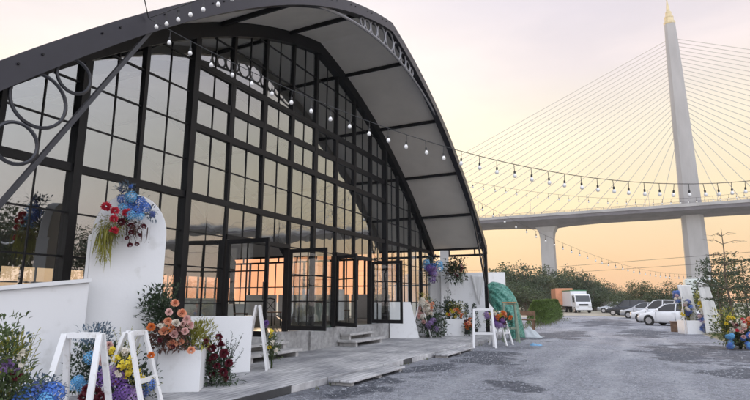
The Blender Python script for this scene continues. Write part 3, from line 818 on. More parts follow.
# ------------------------------------------------------------------ white hoardings and trestles at the near end
def low_hoarding():
    t = thing('white_hoarding', 'long low white wall panel with a flat cap at the left before the glass', 'panel', (-8.15, 5.0, .14))
    p0, p1 = Vector((-8.45, 3.35, 0)), Vector((-8.03, 5.70, 0))
    d = (p1-p0).normalized(); n = Vector((d.y, -d.x, 0))
    b = MB(); b.prism([p0+Vector((0, 0, .14)), p1+Vector((0, 0, .14)), p1+Vector((0, 0, 1.90)), p0+Vector((0, 0, 1.61))], -n*.10); b.build('board', M['white'], t, bevel=.006)
    b = MB(); b.prism([p0+n*.07+Vector((0, 0, 1.612)), p1+n*.07+Vector((0, 0, 1.902)), p1+n*.07+Vector((0, 0, 1.965)), p0+n*.07+Vector((0, 0, 1.675))], -n*.24); b.build('cap', M['white'], t, bevel=.006)
low_hoarding()
def arch_panel():
    O = Vector((-7.99, 6.36, 0)); r = Vector((.62, .785, 0)); n = Vector((.785, -.62, 0))
    t = thing('arched_backdrop', 'tall white backdrop panel with a rounded top carrying a flower cluster beside the low wall', 'backdrop', (O.x, O.y, .14))
    W = .60; poly = [O - r*W + Vector((0, 0, .14)), O + r*W + Vector((0, 0, .14))]
    for i in range(17):
        a = PI*i/16; poly.append(O + r*(W*math.cos(a)) + Vector((0, 0, 2.78 + .72*math.sin(a))))
    b = MB(); b.prism(poly, -n*.16); b.build('panel', M['white'], t, bevel=.012)
    b = MB(); b.prism([O - r*(W+.001) + Vector((0, 0, .14)), O - r*(W+.05) + Vector((0, 0, .14)), O - r*(W+.05) + Vector((0, 0, 2.7)), O - r*(W+.001) + Vector((0, 0, 2.75))], -n*.2); b.build('edge_batten', M['white'], t)
arch_panel()

def trestle(label, loc, rz, h=1.02, w_=.56, spread=.34, name='trestle_stand', mt=None, group='white wooden trestle stands', bar=True):
    mt = mt or M['whitewood']
    t = thing(name, label, 'stand', loc, rz, group)
    L0 = Vector(loc)
    def V(x, y, z): return L0 + Vector((x, y, z))
    for s in (-1, 1):
        for e in (-1, 1):
            b = MB(); b.bar(V(e*(w_/2+.07), s*spread, 0), V(e*w_/2, s*.035, h), .075, .045, (0, 1, 0)); b.build('leg', mt, t, bevel=.004)
        b = MB(); b.bar(V(-w_/2+.04, s*.037, h-.02), V(w_/2-.04, s*.037, h-.02), .04, .075); b.build('top_rail', mt, t, bevel=.004)
        if bar:
            k = .36; b = MB(); b.bar(V(-w_/2-.01, s*(spread*(1-k)+.035*k), h*k), V(w_/2+.01, s*(spread*(1-k)+.035*k), h*k), .035, .07); b.build('cross_rail', mt, t, bevel=.004)
    b = MB()
    for e in (-.18, .18): b.tube([V(e*w_, -.03, h+.005), V(e*w_, .03, h+.005)], .018, 6)
    b.build('hinge', M['chrome'], t)
    return t
trestle('white wooden trestle stand nearest the camera, in front of the low white wall', (-6.52, 4.62, .14), math.radians(30), 1.04, .44, .34, bar=False)
trestle('white wooden trestle stand among pink and yellow flowers by the white planter', (-6.52, 5.42, .14), math.radians(112), 1.03, .40, .34)

def planter(label, loc, s, h, rz, group='white cube planters'):
    t = thing('planter', label, 'planter', loc, rz, group); L0 = Vector(loc)
    b = MB(); a, q = s/2, s/2-.035
    o = [(-a, -a), (a, -a), (a, a), (-a, a)]; i_ = [(-q, -q), (q, -q), (q, q), (-q, q)]
    vs = [L0+Vector((x, y, 0)) for x, y in o] + [L0+Vector((x, y, h)) for x, y in o] + [L0+Vector((x, y, h)) for x, y in i_] + [L0+Vector((x, y, h-.07)) for x, y in i_]
    fs = [(0, 3, 2, 1)] + [(k, (k+1) % 4, 4+(k+1) % 4, 4+k) for k in range(4)] + [(4+k, 4+(k+1) % 4, 8+(k+1) % 4, 8+k) for k in range(4)] + [(8+k, 8+(k+1) % 4, 12+(k+1) % 4, 12+k) for k in range(4)]
    b.add(vs, fs); b.build('tub', M['white'], t, bevel=.008)
    b = MB(); b.add([L0+Vector((x, y, h-.068)) for x, y in i_], [(0, 1, 2, 3)]); b.build('soil', M['bark'], t)
planter('white cube planter holding peach roses near the tall rounded backdrop', (-7.02, 6.85, .14), .68, .66, math.radians(36))

def slab_panel(label, p0, p1, h, taper, zb=.14, th=.07):
    p0, p1 = Vector((*p0, zb)), Vector((*p1, zb)); d = (p1-p0).normalized(); n = Vector((d.y, -d.x, 0))
    b = MB(); b.prism([p0, p1, p1 - d*taper + Vector((0, 0, h)), p0 + Vector((0, 0, h))], -n*th)
    return tag(b.build('white_screen', M['white'], bevel=.008), label, 'panel', 'low white screens by the doors')
slab_panel('low white screen panel beside the nearer doorway behind the dark red roses', (-8.12, 8.05), (-7.40, 9.10), 1.15, 0)
slab_panel('low white screen panel with a slanting edge beside the farther doorway', (-8.95, 19.5), (-7.98, 20.25), 1.42, .35)
trestle('slim white A frame stand at the end of the nearer white screen', (-7.52, 9.42, .14), math.radians(118), 1.36, .12, .26, 'a_frame_stand', group='slim white A frame stands', bar=False)
trestle('slim white A frame stand at the end of the farther white screen', (-8.05, 20.55, .14), math.radians(118), 1.45, .10, .42, 'a_frame_stand', group='slim white A frame stands', bar=False)

# ------------------------------------------------------------------ near flowers
pb = at(125, 240, 10.0)
arrangement('flower_cluster', 'blue and red flower cluster with trailing yellow grass hung on the rounded backdrop', 'flowers', at(125, 222, 10.08),
    [('leafblue', lambda b: (foliage(b, at(127, 190, 9.98), (.18, .18, .12), 90, .08, .018, .6), foliage(b, at(151, 213, 9.95), (.10, .10, .13), 60, .07, .018, .1), foliage(b, at(134, 204, 10.0), (.2, .2, .18), 70, .07, .03))),
     ('leafgold', lambda b: (hanging(b, at(106, 232, 9.95), 60, .55, .07), foliage(b, at(108, 228, 9.95), (.17, .17, .24), 190, .08, .014, -.7), foliage(b, at(104, 244, 9.95), (.09, .09, .3), 110, .07, .011, -1.0), foliage(b, at(118, 226, 9.95), (.12, .12, .16), 90, .07, .014, -.5))),
     ('leafbrown', lambda b: (hanging(b, at(137, 226, 9.95), 22, .30, .09), foliage(b, at(133, 228, 9.95), (.16, .16, .14), 40, .06, .035, -.2)))],
    bl('hydrangea', 'blue', .095, 9.9, (122, 199), (131, 197), (140, 202), (129, 207), (137, 211), (145, 207)) + bl('hydrangea', 'sky', .08, 9.85, (131, 215), (140, 216), (123, 208)) +
    bl('carnation', 'red', .09, 9.82, (106, 207), (115, 211), (127, 213), (114, 219), (114, 231), (121, 222)) + bl('rose', 'wine', .05, 9.85, (131, 232), (144, 226), (130, 245), (137, 244), (139, 235), (127, 238), (131, 225)) +
    bl('sprig', 'navy', .08, 9.9, (121, 190), (131, 187), (152, 214)) + bl('sprig', 'cream', .05, 9.84, (139, 206), (146, 212)))

g0 = at(6, 398, 6.9); g0.z = .14
arrangement('corner_plants', 'leafy green plants with a dried brown flower and blue hydrangeas in the bottom left corner', 'plants', g0,
    [('leafgold', lambda b: (fronds(b, g0+Vector((.02, .02, .2)), 22, .9, .26, .06, .012), foliage(b, at(10, 355, 6.8), (.2, .2, .22), 110, .10, .015, .8))),
     ('leaf', lambda b: (fronds(b, g0, 22, 1.2, .2, .06, .018, (-.1, -.1)), foliage(b, at(2, 348, 6.7), (.2, .2, .36), 230, .075, .02, .5), foliage(b, at(8, 385, 6.7), (.28, .28, .25), 220, .08, .03))),
     ('leafblue', lambda b: (foliage(b, at(16, 352, 6.9), (.12, .12, .22), 110, .06, .016, .6), foliage(b, at(40, 391, 7.4), (.24, .24, .17), 200, .07, .022)))],
    bl('carnation', 'brown_dry' if 'brown_dry' in M else 'wine', .08, 6.6, (16, 376)) + bl('hydrangea', 'navy', .11, 6.9, (36, 392), (47, 397), (26, 398), (53, 393)) + bl('hydrangea', 'blue', .09, 6.8, (45, 400), (20, 402)) +
    bl('carnation', 'lilac', .05, 6.7, (6, 362), (10, 366), (17, 372), (3, 371)) + bl('sprig', 'cream', .06, 6.7, (20, 357), (24, 352), (22, 365)))

g1 = at(118, 398, 8.65); g1.z = .14
arrangement('flower_arrangement', 'mixed pink lilac yellow and wine flowers heaped between the two near trestle stands', 'flowers', g1,
    [('leafblue', lambda b: (foliage(b, at(94, 345, 9.00), (.26, .26, .3), 210, .09, .02, .7), foliage(b, at(103, 336, 9.10), (.2, .2, .18), 90, .08, .015, .8))),
     ('leafdark', lambda b: (foliage(b, at(112, 372, 8.80), (.42, .42, .42), 420, .09, .035), foliage(b, at(80, 368, 8.80), (.2, .2, .35), 160, .07, .03), foliage(b, at(137, 385, 8.70), (.3, .3, .3), 220, .08, .03))),
     ('leafgold', lambda b: (fronds(b, at(122, 385, 8.50), 16, .75, .3, .05, .012), foliage(b, at(142, 384, 8.45), (.25, .2, .08), 60, .07, .014, .2)))],
    bl('rose', 'blush', .075, 8.55, (99, 348), (106, 353), (97, 357), (109, 345), (103, 361)) + bl('hydrangea', 'lilac', .125, 8.45, (109, 372), (101, 380), (117, 379)) +
    bl('sprig', 'yellow', .11, 8.30, (116, 358), (122, 366), (127, 373), (118, 374), (131, 362), (125, 351), (113, 350), (139, 376)) + bl('carnation', 'wine', .085, 8.30, (88, 390), (96, 393), (91, 400), (101, 398), (83, 398)) +
    bl('hydrangea', 'violet', .12, 8.30, (124, 392), (133, 396), (117, 399)) + bl('hydrangea', 'sky', .085, 8.60, (78, 381), (82, 386), (74, 385)) + bl('rose', 'orange', .06, 8.40, (151, 355), (117, 383)) +
    bl('hydrangea', 'blue', .09, 8.60, (97, 366), (91, 358)) + bl('hydrangea', 'navy', .10, 8.50, (144, 392), (148, 385)))

g2 = Vector((-6.86, 6.86, .73))
arrangement('rose_arrangement', 'peach roses with russet leaves and yellow grass in the near white planter', 'flowers', g2,
    [('leafdark', lambda b: (foliage(b, at(160, 315, 9.9), (.20, .20, .55), 340, .10, .03, .6), fronds(b, at(163, 345, 9.9), 14, 1.15, .28, .07, .025), foliage(b, at(150, 308, 9.9), (.2, .2, .3), 120, .10, .03))),
     ('leafbrown', lambda b: foliage(b, at(170, 338, 9.4), (.35, .3, .22), 260, .09, .04)),
     ('leafgold', lambda b: (foliage(b, at(197, 335, 9.7), (.28, .28, .22), 300, .12, .016, .6), fronds(b, at(192, 348, 9.7), 18, .5, .35, .06, .01)))],
    bl('rose', 'peach', .085, 9.25, (175, 303), (182, 313), (168, 321), (187, 319), (164, 331), (174, 334), (180, 342), (172, 344)) + bl('rose', 'blush', .075, 9.22, (176, 323), (185, 331), (169, 312), (166, 326), (190, 325), (178, 330)) + bl('carnation', 'cream', .05, 9.22, (171, 328), (183, 324), (160, 326), (177, 338)) + bl('rose', 'orange', .07, 9.2, (191, 350), (151, 327), (171, 328)) + bl('rose', 'wine', .05, 9.2, (160, 340), (173, 347), (206, 341)))
g3 = Vector((-6.82, 7.72, .14))
arrangement('rose_arrangement', 'dark red roses rising from green leaves on the terrace before the white screen', 'flowers', g3,
    [('leafdark', lambda b: (foliage(b, at(212, 370, 10.2), (.3, .3, .28), 330, .10, .03), fronds(b, g3, 18, .85, .32, .08, .022), foliage(b, at(205, 355, 10.2), (.2, .2, .32), 150, .09, .03), foliage(b, at(222, 380, 10.1), (.34, .3, .1), 120, .1, .02, .1)))],
    bl('rose', 'wine', .085, 10.0, (219, 337), (212, 348), (214, 357), (224, 353), (209, 363), (217, 366), (229, 363), (223, 372), (212, 374), (206, 345), (221, 345)) + bl('carnation', 'wine', .06, 10.0, (207, 340), (226, 378)))
g4 = Vector((-7.35, 9.75, .14))
arrangement('flower_arrangement', 'small yellow flowers with a little violet beside the slim A frame at the near door', 'flowers', g4,
    [('leaf', lambda b: (foliage(b, g4+Vector((0, 0, .45)), (.2, .2, .3), 160, .08, .025), fronds(b, g4, 12, .9, .2, .05, .015)))],
    [(k, c, g4+Vector((x, y, z)), r, (.6, -.7, .4)) for k, c, x, y, z, r in [('sprig', 'yellow', .05, -.05, .55, .1), ('sprig', 'yellow', -.06, 0, .70, .1), ('sprig', 'yellow', .12, 0, .4, .09), ('carnation', 'yellow', 0, -.1, .45, .06), ('sprig', 'yellow', .02, -.05, .82, .08), ('carnation', 'violet', -.14, -.05, .98, .07), ('carnation', 'lilac', -.2, 0, .9, .06)]])

# ------------------------------------------------------------------ far end of the terrace
def far_backdrop(label, c, wd, h, rz, zb=.14, rounded=False, name='white_backdrop'):
    c = Vector((*c, zb)); r = Vector((math.cos(rz), math.sin(rz), 0)); n = Vector((r.y, -r.x, 0))
    if rounded: poly = [c - r*wd/2, c + r*wd/2] + [c + r*(wd/2*math.cos(PI*i/12)) + Vector((0, 0, h - wd/2 + wd/2*math.sin(PI*i/12))) for i in range(13)]
    else: poly = [c - r*wd/2, c + r*wd/2, c + r*wd/2 + Vector((0, 0, h)), c - r*wd/2 + Vector((0, 0, h))]
    b = MB(); b.prism(poly, -n*.10)
    return tag(b.build(name, M['white'], bevel=.01), label, 'backdrop', 'white backdrops at the far end of the terrace')
far_backdrop('tall slim white backdrop pillar standing at the far right corner of the glass hall', (-8.30, 24.55), .42, 3.9, math.radians(26))
far_backdrop('wide white backdrop panel under the canopy carrying a dark leafy bouquet', (-7.55, 25.4), 2.3, 2.85, math.radians(26))
far_backdrop('white wall panel beyond the front post with pleated cloth seams', (-6.85, 27.85), 1.5, 3.1, math.radians(24), 0)
far_backdrop('white backdrop panel behind the pink flowers beside the last glass bay', (-8.75, 24.75), 1.0, 3.0, math.radians(20))
# V-shaped cloth swag pinned on the wide panel
b = MB(); c = Vector((-6.95, 25.62, 0)); r = Vector((math.cos(.45), math.sin(.45), 0)); n = Vector((r.y, -r.x, 0)); vs = []; fs = []
for i in range(13):
    u = i/12
    for j in range(7):
        v = j/6; wd = .75*(1-u)
        vs.append(c + r*((v-.5)*wd) + n*(.03 + .03*math.sin(v*14 + u*3)) + Vector((0, 0, 2.86 - 1.45*u)))
for i in range(12):
    for j in range(6): fs.append((i*7+j, i*7+j+1, i*7+j+8, i*7+j+7))
b.add(vs, fs); o = b.build('cloth_swag', M['cloth'], smooth=True); tag(o, 'pointed white cloth swag pinned on the wide white backdrop panel', 'cloth')
o.modifiers.new('solid', 'SOLIDIFY').thickness = .006
ph = at(431, 270, 24.0)
arrangement('flower_cluster', 'blue and violet flower bunch hung high on the slim white pillar', 'flowers', ph,
    [('leafdark', lambda b: foliage(b, ph, (.35, .3, .6), 200, .14, .05)), ('leafblue', lambda b: foliage(b, ph+Vector((0, 0, .2)), (.4, .35, .5), 120, .12, .04))],
    cl('hydrangea', 'blue', .16, 23.8, 6, 430, 266, 5, 7) + cl('hydrangea', 'violet', .15, 23.8, 5, 431, 274, 4, 8) + cl('carnation', 'lilac', .1, 23.7, 4, 430, 271, 5, 8) + bl('hydrangea', 'sky', .18, 23.8, (439, 264), (440, 268)))
ph2 = at(455, 271, 25.0)
arrangement('flower_cluster', 'dark green leafy bouquet with russet tips hung on the wide white backdrop', 'flowers', ph2,
    [('leafdark', lambda b: foliage(b, ph2, (.55, .45, .6), 320, .16, .06)), ('leafbrown', lambda b: foliage(b, ph2+Vector((.1, -.05, .1)), (.5, .4, .55), 120, .12, .05)), ('leaf', lambda b: (foliage(b, ph2, (.35, .3, .4), 90, .14, .05), hanging(b, ph2+Vector((.3, 0, -.2)), 14, .5, .1)))],
    cl('carnation', 'wine', .09, 24.7, 4, 456, 271, 7, 7) + cl('rose', 'blush', .08, 24.7, 3, 460, 269, 5, 5))
pk = at(428, 318, 22.3); pk.z = .14
arrangement('flower_arrangement', 'tall pink and white flowers with lilac below beside the farther white screen', 'flowers', pk,
    [('leafdark', lambda b: (foliage(b, pk+Vector((.2, 0, .45)), (.6, .6, .5), 420, .16, .05), foliage(b, pk+Vector((.1, 0, 1.1)), (.35, .35, .5), 140, .14, .04))), ('leafgold', lambda b: foliage(b, pk+Vector((-.1, 0, 1.4)), (.35, .35, .4), 80, .14, .03))],
    cl('rose', 'blush', .12, 22.0, 12, 425, 313, 8, 9) + cl('hydrangea', 'cream', .12, 22.0, 6, 422, 308, 7, 10) + cl('hydrangea', 'lilac', .12, 21.9, 7, 433, 326, 7, 7) + cl('carnation', 'peach', .1, 22, 4, 429, 305, 5, 6))
pp = at(454, 334.5, 23.6); pp.z = .14
planter('white cube planter with orange and green plants at the far end of the terrace', tuple(pp), .85, .70, math.radians(22))
arrangement('potted_plants', 'orange and yellow tipped green plants in the far white planter', 'plants', pp+Vector((0, 0, .62)),
    [('leafdark', lambda b: (foliage(b, pp+Vector((-.1, 0, 1.05)), (.5, .45, .4), 320, .16, .05), fronds(b, pp+Vector((-.3, 0, .64)), 10, 1.3, .3, .12, .04))), ('leafgold', lambda b: foliage(b, pp+Vector((.15, -.1, 1.1)), (.4, .35, .3), 130, .14, .04))],
    cl('carnation', 'orange', .09, 23.2, 7, 456, 314, 7, 5) + cl('carnation', 'yellow', .08, 23.2, 6, 452, 313, 6, 6))
for i, (px, py) in enumerate([(467, 331), (475, 331)]):
    p = at(px, py, 24.4); p.z = .14
    t = thing('potted_conifer', ['small dark conifer beside the far white planter', 'small dark conifer next to the front post of the canopy'][i], 'plant', p, group='small conifers at the end of the terrace')
    b = MB()
    for k in range(260):
        h = random.random(); a = random.uniform(0, 2*PI); rr = (1-h)*.24*random.uniform(.6, 1.05)+.02
        b.leaf(p+Vector((rr*math.cos(a), rr*math.sin(a), .22+h*1.1)), (math.cos(a), math.sin(a), 1.2), .12, .03)
    b.build('foliage', M['leafdark'], t)
    b = MB(); b.tube([p+Vector((0, 0, .2)), p+Vector((0, 0, 1.1))], [.03, .01], 5); b.build('stem', M['bark'], t)
    b = MB(); b.lathe(p, [(.12, 0), (.16, .24), (.165, .25), (.14, .25)], 12); b.build('pot', M['black'], t)
po = at(469, 328, 23.2); po.z = .14
arrangement('flower_arrangement', 'low orange flowers in front of the two small conifers', 'flowers', po,
    [('leafdark', lambda b: foliage(b, po+Vector((0, 0, .3)), (.3, .3, .3), 160, .12, .04))], cl('carnation', 'orange', .1, 23.0, 8, 469, 324, 5, 6) + cl('carnation', 'red', .08, 23, 3, 468, 322, 4, 5))

# stands with flowers on the gravel at the end of the terrace
s1 = at(484, 346, 19.4); s1.z = 0
trestle('tall white wooden trestle stand on the gravel at the end of the terrace', tuple(s1), math.radians(20), 1.32, .62, .34)
s2 = at(501, 343.5, 20.6); s2.z = 0
trestle('tall white trestle stand with flowers on its rails in front of the green tarpaulin', tuple(s2), math.radians(75), 1.22, .35, .36)
s3 = at(511, 341, 22.0); s3.z = 0
trestle('tall bare wooden stepladder stand with an orange top beside the green tarpaulin', tuple(s3), math.radians(20), 1.5, .42, .3, 'stepladder', mat('grey_green_wood', (.22, .27, .20), .7, noise=.2), None)
b = MB(); b.box(s3.x-.27, s3.x+.27, s3.y-.12, s3.y+.12, 1.525, 1.56); tag(b.build('ladder_board', mat('orange_board', (.55, .22, .07), .6, noise=.15), bevel=.005), 'short orange board lying on the stepladder stand', 'board')
sf = at(499, 320, 20.2)
arrangement('flower_arrangement', 'purple orange and yellow flowers draped over the trestle stand by the tarpaulin', 'flowers', sf,
    [('leafdark', lambda b: foliage(b, sf, (.5, .4, .28), 260, .13, .04)), ('leafgold', lambda b: foliage(b, sf+Vector((-.2, 0, .1)), (.35, .3, .25), 100, .13, .03))],
    cl('hydrangea', 'violet', .11, 19.9, 7, 498, 321, 7, 6) + cl('carnation', 'orange', .1, 19.9, 7, 502, 318, 9, 6) + cl('carnation', 'yellow', .09, 19.9, 6, 494, 316, 8, 4) + cl('hydrangea', 'lilac', .1, 19.9, 4, 488, 317, 4, 4) + cl('rose', 'wine', .08, 19.9, 4, 500, 324, 5, 4))

# green tarpaulin draped from the post
def tarp():
    b = MB(); top = [at(487, 285, 24.6), at(493, 281.5, 24.7), at(502, 284, 24.5), at(510, 290, 24.3), at(516, 299, 24.1), at(520, 311, 24.0), at(523, 324, 23.9), at(526, 339, 23.8)]
    bot = [at(488, 300, 24.2), at(491, 305, 23.7), at(494, 309, 23.4), at(498, 315, 23.2), at(502, 321, 23.1), at(506, 327, 23.0), at(508, 333, 22.95), at(510, 340, 22.9)]
    def cr(P, t):
        n = len(P)-1; i = min(int(t*n), n-1); f = t*n-i
        p0, p1, p2, p3 = P[max(i-1, 0)], P[i], P[i+1], P[min(i+2, n)]
        return .5*((2*p1)+(p2-p0)*f+(2*p0-5*p1+4*p2-p3)*f*f+(3*p1-p0-3*p2+p3)*f**3)
    nu, nv = 44, 26; vs = []
    for i in range(nu+1):
        u = i/nu; A, B = cr(top, u), cr(bot, u)
        for j in range(nv+1):
            v = j/nv; p = A.lerp(B, v); bulge = math.sin(PI*v)*.45*(.5+.5*u)
            out = Vector((.45, -.85, .25))
            p = p + out*bulge + Vector((.3, -.8, .2))*(.05*math.sin(v*17+u*5) + .035*math.sin(u*23+v*9) + .03*math.sin(v*31-u*11))
            p.z = max(p.z, .02 + .01*math.sin(i*1.3+j)); vs.append(p)
    b.add(vs, [(i*(nv+1)+j, i*(nv+1)+j+1, (i+1)*(nv+1)+j+1, (i+1)*(nv+1)+j) for i in range(nu) for j in range(nv)])
    o = b.build('tarpaulin', M['tarp'], smooth=True); o.modifiers.new('solid', 'SOLIDIFY').thickness = .012
    tag(o, 'green patterned tarpaulin draped from the canopy post down to the gravel', 'tarpaulin')
tarp()
def crumple(name, label, px, py, d, sx, sy, h, m, cat, seed):
    rnd = random.Random(seed); c = at(px, py, d); c.z = 0; b = MB(); n = 30; vs = []
    ph = [rnd.uniform(0, 6) for _ in range(6)]
    for i in range(n+1):
        for j in range(n+1):
            u, v = i/n*2-1, j/n*2-1; q = max(0, 1-(abs(u)**2.5+abs(v)**2.5))
            z = h*q**.6*(.5+.22*math.sin(u*4+ph[0]+v*2)+.16*math.sin(v*5+ph[1]-u*3)+.09*math.sin(u*11+v*9+ph[2]))
            k = 1+.15*math.sin(math.atan2(v, u)*5+ph[3]); vs.append(c+Vector((u*sx*k, v*sy*k, max(.006, z))))
    b.add(vs, [(i*(n+1)+j, i*(n+1)+j+1, (i+1)*(n+1)+j+1, (i+1)*(n+1)+j) for i in range(n) for j in range(n)])
    return tag(b.build(name, m, smooth=True), label, cat)
crumple('crumpled_sheet', 'crumpled pale plastic sheet lying on the gravel at the foot of the green tarpaulin', 528, 336, 25.4, .6, .4, .5, mat('pale_plastic_sheet', (.42, .45, .46), .5), 'sheet', 3)
crumple('plastic_bag', 'small blue plastic bag lying on the gravel', 536, 344, 20.6, .20, .15, .12, M['blueplastic'], 'bag', 5)
crumple('litter', 'scrap of white paper on the gravel at the edge of the terrace', 391, 364, 12.9, .16, .13, .10, M['white'], 'litter', 8)
# wooden bench behind the tarpaulin
p = at(524, 322, 31); p.z = 0
t = thing('pallet_bench', 'small brown wooden bench on the gravel beyond the tarpaulin', 'bench', p)
b = MB(); b.box(p.x-.6, p.x+.6, p.y-.25, p.y+.25, .55, .62); b.build('seat', M['brown'], t, bevel=.006)
for dx in (-.5, .5):
    for dy in (-.19, .19):
        b = MB(); b.box(p.x+dx-.04, p.x+dx+.04, p.y+dy-.04, p.y+dy+.04, 0, .55); b.build('leg', M['brown'], t)
b = MB(); b.box(p.x-.6, p.x+.6, p.y+.2, p.y+.25, .8, 1.05)
for dx in (-.55, .55): b.box(p.x+dx-.03, p.x+dx+.03, p.y+.2, p.y+.248, .62, .8)
b.build('backrest', M['brown'], t)

# ------------------------------------------------------------------ hedge shrubs
def shrub(b, c, r, h, n):
    for k in range(n):
        q = random.random()**.8; a = random.uniform(0, 2*PI); rr = r*(1-.8*q**2)*random.uniform(.72, 1.08)
        b.leaf(c+Vector((rr*math.cos(a), rr*math.sin(a), .05+q*h)), (math.cos(a)*.9+random.gauss(0,.3), math.sin(a)*.9+random.gauss(0,.3), .9), .2, .07)
protos = []
for i in range(10):
    c = Vector((-6.0 - .05*i*1.9, 36.6 + i*1.7, 0))
    if i < 3:
        t = thing('hedge_shrub', 'bushy clipped conifer shrub in the dark green row along the edge of the yard', 'shrub', c, group='conifer shrubs in the hedge row')
        b = MB(); shrub(b, c, .66, 1.5, 1500); b.build('foliage', M['hedge'], t)
        b = MB(); b.tube([c, c+Vector((0, 0, 1.2))], [.06, .02], 6); b.build('stem', M['bark'], t); protos.append(t)
    else: copy_tree(protos[i % 3], None, c, random.uniform(0, 6)).scale = (random.uniform(.85, 1.0), random.uniform(.85, 1.0), random.uniform(.82, 1.12))

# ------------------------------------------------------------------ trees
def crown_mb(b, c, r, h, nclump, nleaf, ls, flat=1.0):
    c = Vector(c); cl_ = []
    for i in range(nclump):
        a = random.uniform(0, 2*PI); z = random.uniform(-1, 1); q = random.random()**.45
        s = math.sqrt(max(0, 1-z*z)); k = random.uniform(.75, 1.15)
        cl_.append((c+Vector((r*q*s*math.cos(a)*k, r*q*s*math.sin(a)*k, h*q*z*k)), r*random.uniform(.22, .42)))
    for p, rr in cl_:
        for j in range(nleaf):
            d = Vector((random.gauss(0, 1), random.gauss(0, 1), random.gauss(0, .8))).normalized()
            o = p + d*rr*random.uniform(.45, 1.1)*Vector((1, 1, flat)).length/1.73
            b.leaf(o, d+Vector((random.gauss(0, .5), random.gauss(0, .5), .1)), ls*random.choice((.5, .7, .9, 1.1, 1.5))*random.uniform(.8, 1.2), ls*random.uniform(.35, .8), droop=.2)
    return [p for p, _ in cl_]
def tree(name, label, loc, H, r, th, m, nclump=22, nleaf=70, ls=.34, group=None, cat='tree'):
    loc = Vector(loc); t = thing(name, label, cat, loc, group=group)
    b = MB(); cc = loc+Vector((0, 0, th+(H-th)*.5)); cs = crown_mb(b, cc, r, (H-th)*.5, nclump, nleaf, ls); b.build('crown', m, t)
    b = MB(); tr = .018*H+.05; top = loc+Vector((random.uniform(-.2, .2), random.uniform(-.2, .2), th+(H-th)*.55))
    mid = loc+Vector((random.uniform(-.15, .15), random.uniform(-.15, .15), th*.6)); b.tube([loc, mid, top], [tr*1.2, tr*.85, tr*.3], 8)
    for p in cs[::2]:
        s = mid.lerp(top, random.uniform(.15, .9)); b.tube([s, (s+p)/2+Vector((0, 0, .1*(p-s).length)), p], [tr*.42, tr*.28, tr*.1], 5, caps=False)
    b.build('trunk', M['bark'], t); return t
G = 'broadleaf trees beyond the yard'
LAB = ['rounded dark green tree in the wood behind the hedge row', 'olive green spreading tree in the wood behind the hedge row', 'deep green dense tree in the wood behind the parked trucks']
# the wood behind the hedge and the trucks: (photo x, top y, distance)
wood = [(494, 268, 92, 0), (503, 263, 98, 1), (514, 261, 103, 0), (524, 265, 96, 2), (534, 263, 110, 0), (545, 270, 104, 1), (553, 271, 112, 2), (561, 269, 118, 0), (569, 268.5, 124, 2), (577, 270, 122, 0), (586, 273, 122, 2), (594, 276, 120, 1), (602, 280, 118, 0), (610, 284, 116, 2), (618, 288, 112, 1), (626, 290, 108, 0), (527, 281, 84, 2), (534, 286, 92, 1), (512, 282, 78, 2), (525, 284, 76, 0), (592, 287, 98, 2), (607, 292, 96, 0)]
prot = {}
for px, py, d, k in wood:
    p = at(px, py, d); H = p.z
    if k not in prot:
        prot[k] = (tree('wood_tree', LAB[k], (p.x, p.y, 0), 8.0, 3.7, 1.2, M[('crownA', 'crownC', 'crownB')[k]], 34, 70, .42, G), 8.0)
        o = prot[k][0]
    else: o = copy_tree(prot[k][0], None, (p.x, p.y, 0), random.uniform(0, 6))
    s = H/8.4; o.scale = (max(s, .75)*1.05, max(s, .75)*1.05, s)
# undergrowth closing the foot of the wood
def bushrow(label, pts, m, h):
    b = MB()
    for (x, y) in pts:
        crown_mb(b, (x, y, h*.45), h*.9, h*.5, 7, 46, .36)
    tag(b.build('undergrowth', m, origin=(pts[0][0], pts[0][1], 0)), label, 'undergrowth', kind='stuff')
bushrow('mass of low green undergrowth along the foot of the wood', [(-26+i*2.3, 97+random.uniform(-2, 2)+i*.3) for i in range(17)], M['crownB'], 2.6)
bushrow('low scrub behind the parked cars at the edge of the yard', [(-2+i*1.9, 74-i*1.6+random.uniform(-2, 2)) for i in range(13)], M['crownA'], 2.3)
G2 = 'trees along the right edge of the yard'
rt = [(640, 276, 74, 1, 'slim olive tree rising behind the white parked cars'), (655, 287, 72, 0, 'low rounded tree behind the roof of the white sedan'), (667, 282, 68, 2, 'dark leafy tree just left of the pylon foot'), (680, 287, 64, 0, 'green tree right in front of the pylon foot')]
for px, py, d, k, lab in rt:
    p = at(px, py, d); o = copy_tree(prot[k][0], None, (p.x, p.y, 0), random.uniform(0, 6)); s = p.z/8.4; o.scale = (s*.95, s*.95, s); tag(o, lab, 'tree', G2)
tree('roadside_tree', 'dark broad tree behind the white drapes at the right', at(704, 300, 47)*Vector((1, 1, 0)) if False else Vector((5.1, 46.5, 0)), 4.9, 2.1, .8, M['crownB'], 22, 46, .26, G2)
tree('roadside_tree', 'bushy olive tree at the right edge behind the bare sapling', Vector((7.3, 44.5, 0)), 4.4, 2.3, .6, M['crownC'], 20, 46, .26, G2)
tree('roadside_tree', 'low dark tree half hidden between the drapes and the sapling', Vector((4.6, 39.5, 0)), 3.5, 1.3, .9, M['crownA'], 14, 44, .22, G2)
tree('roadside_tree', 'shaded green tree at the far right edge of the picture', Vector((8.6, 38.0, 0)), 4.6, 1.9, .9, M['crownB'], 22, 80, .24, G2)
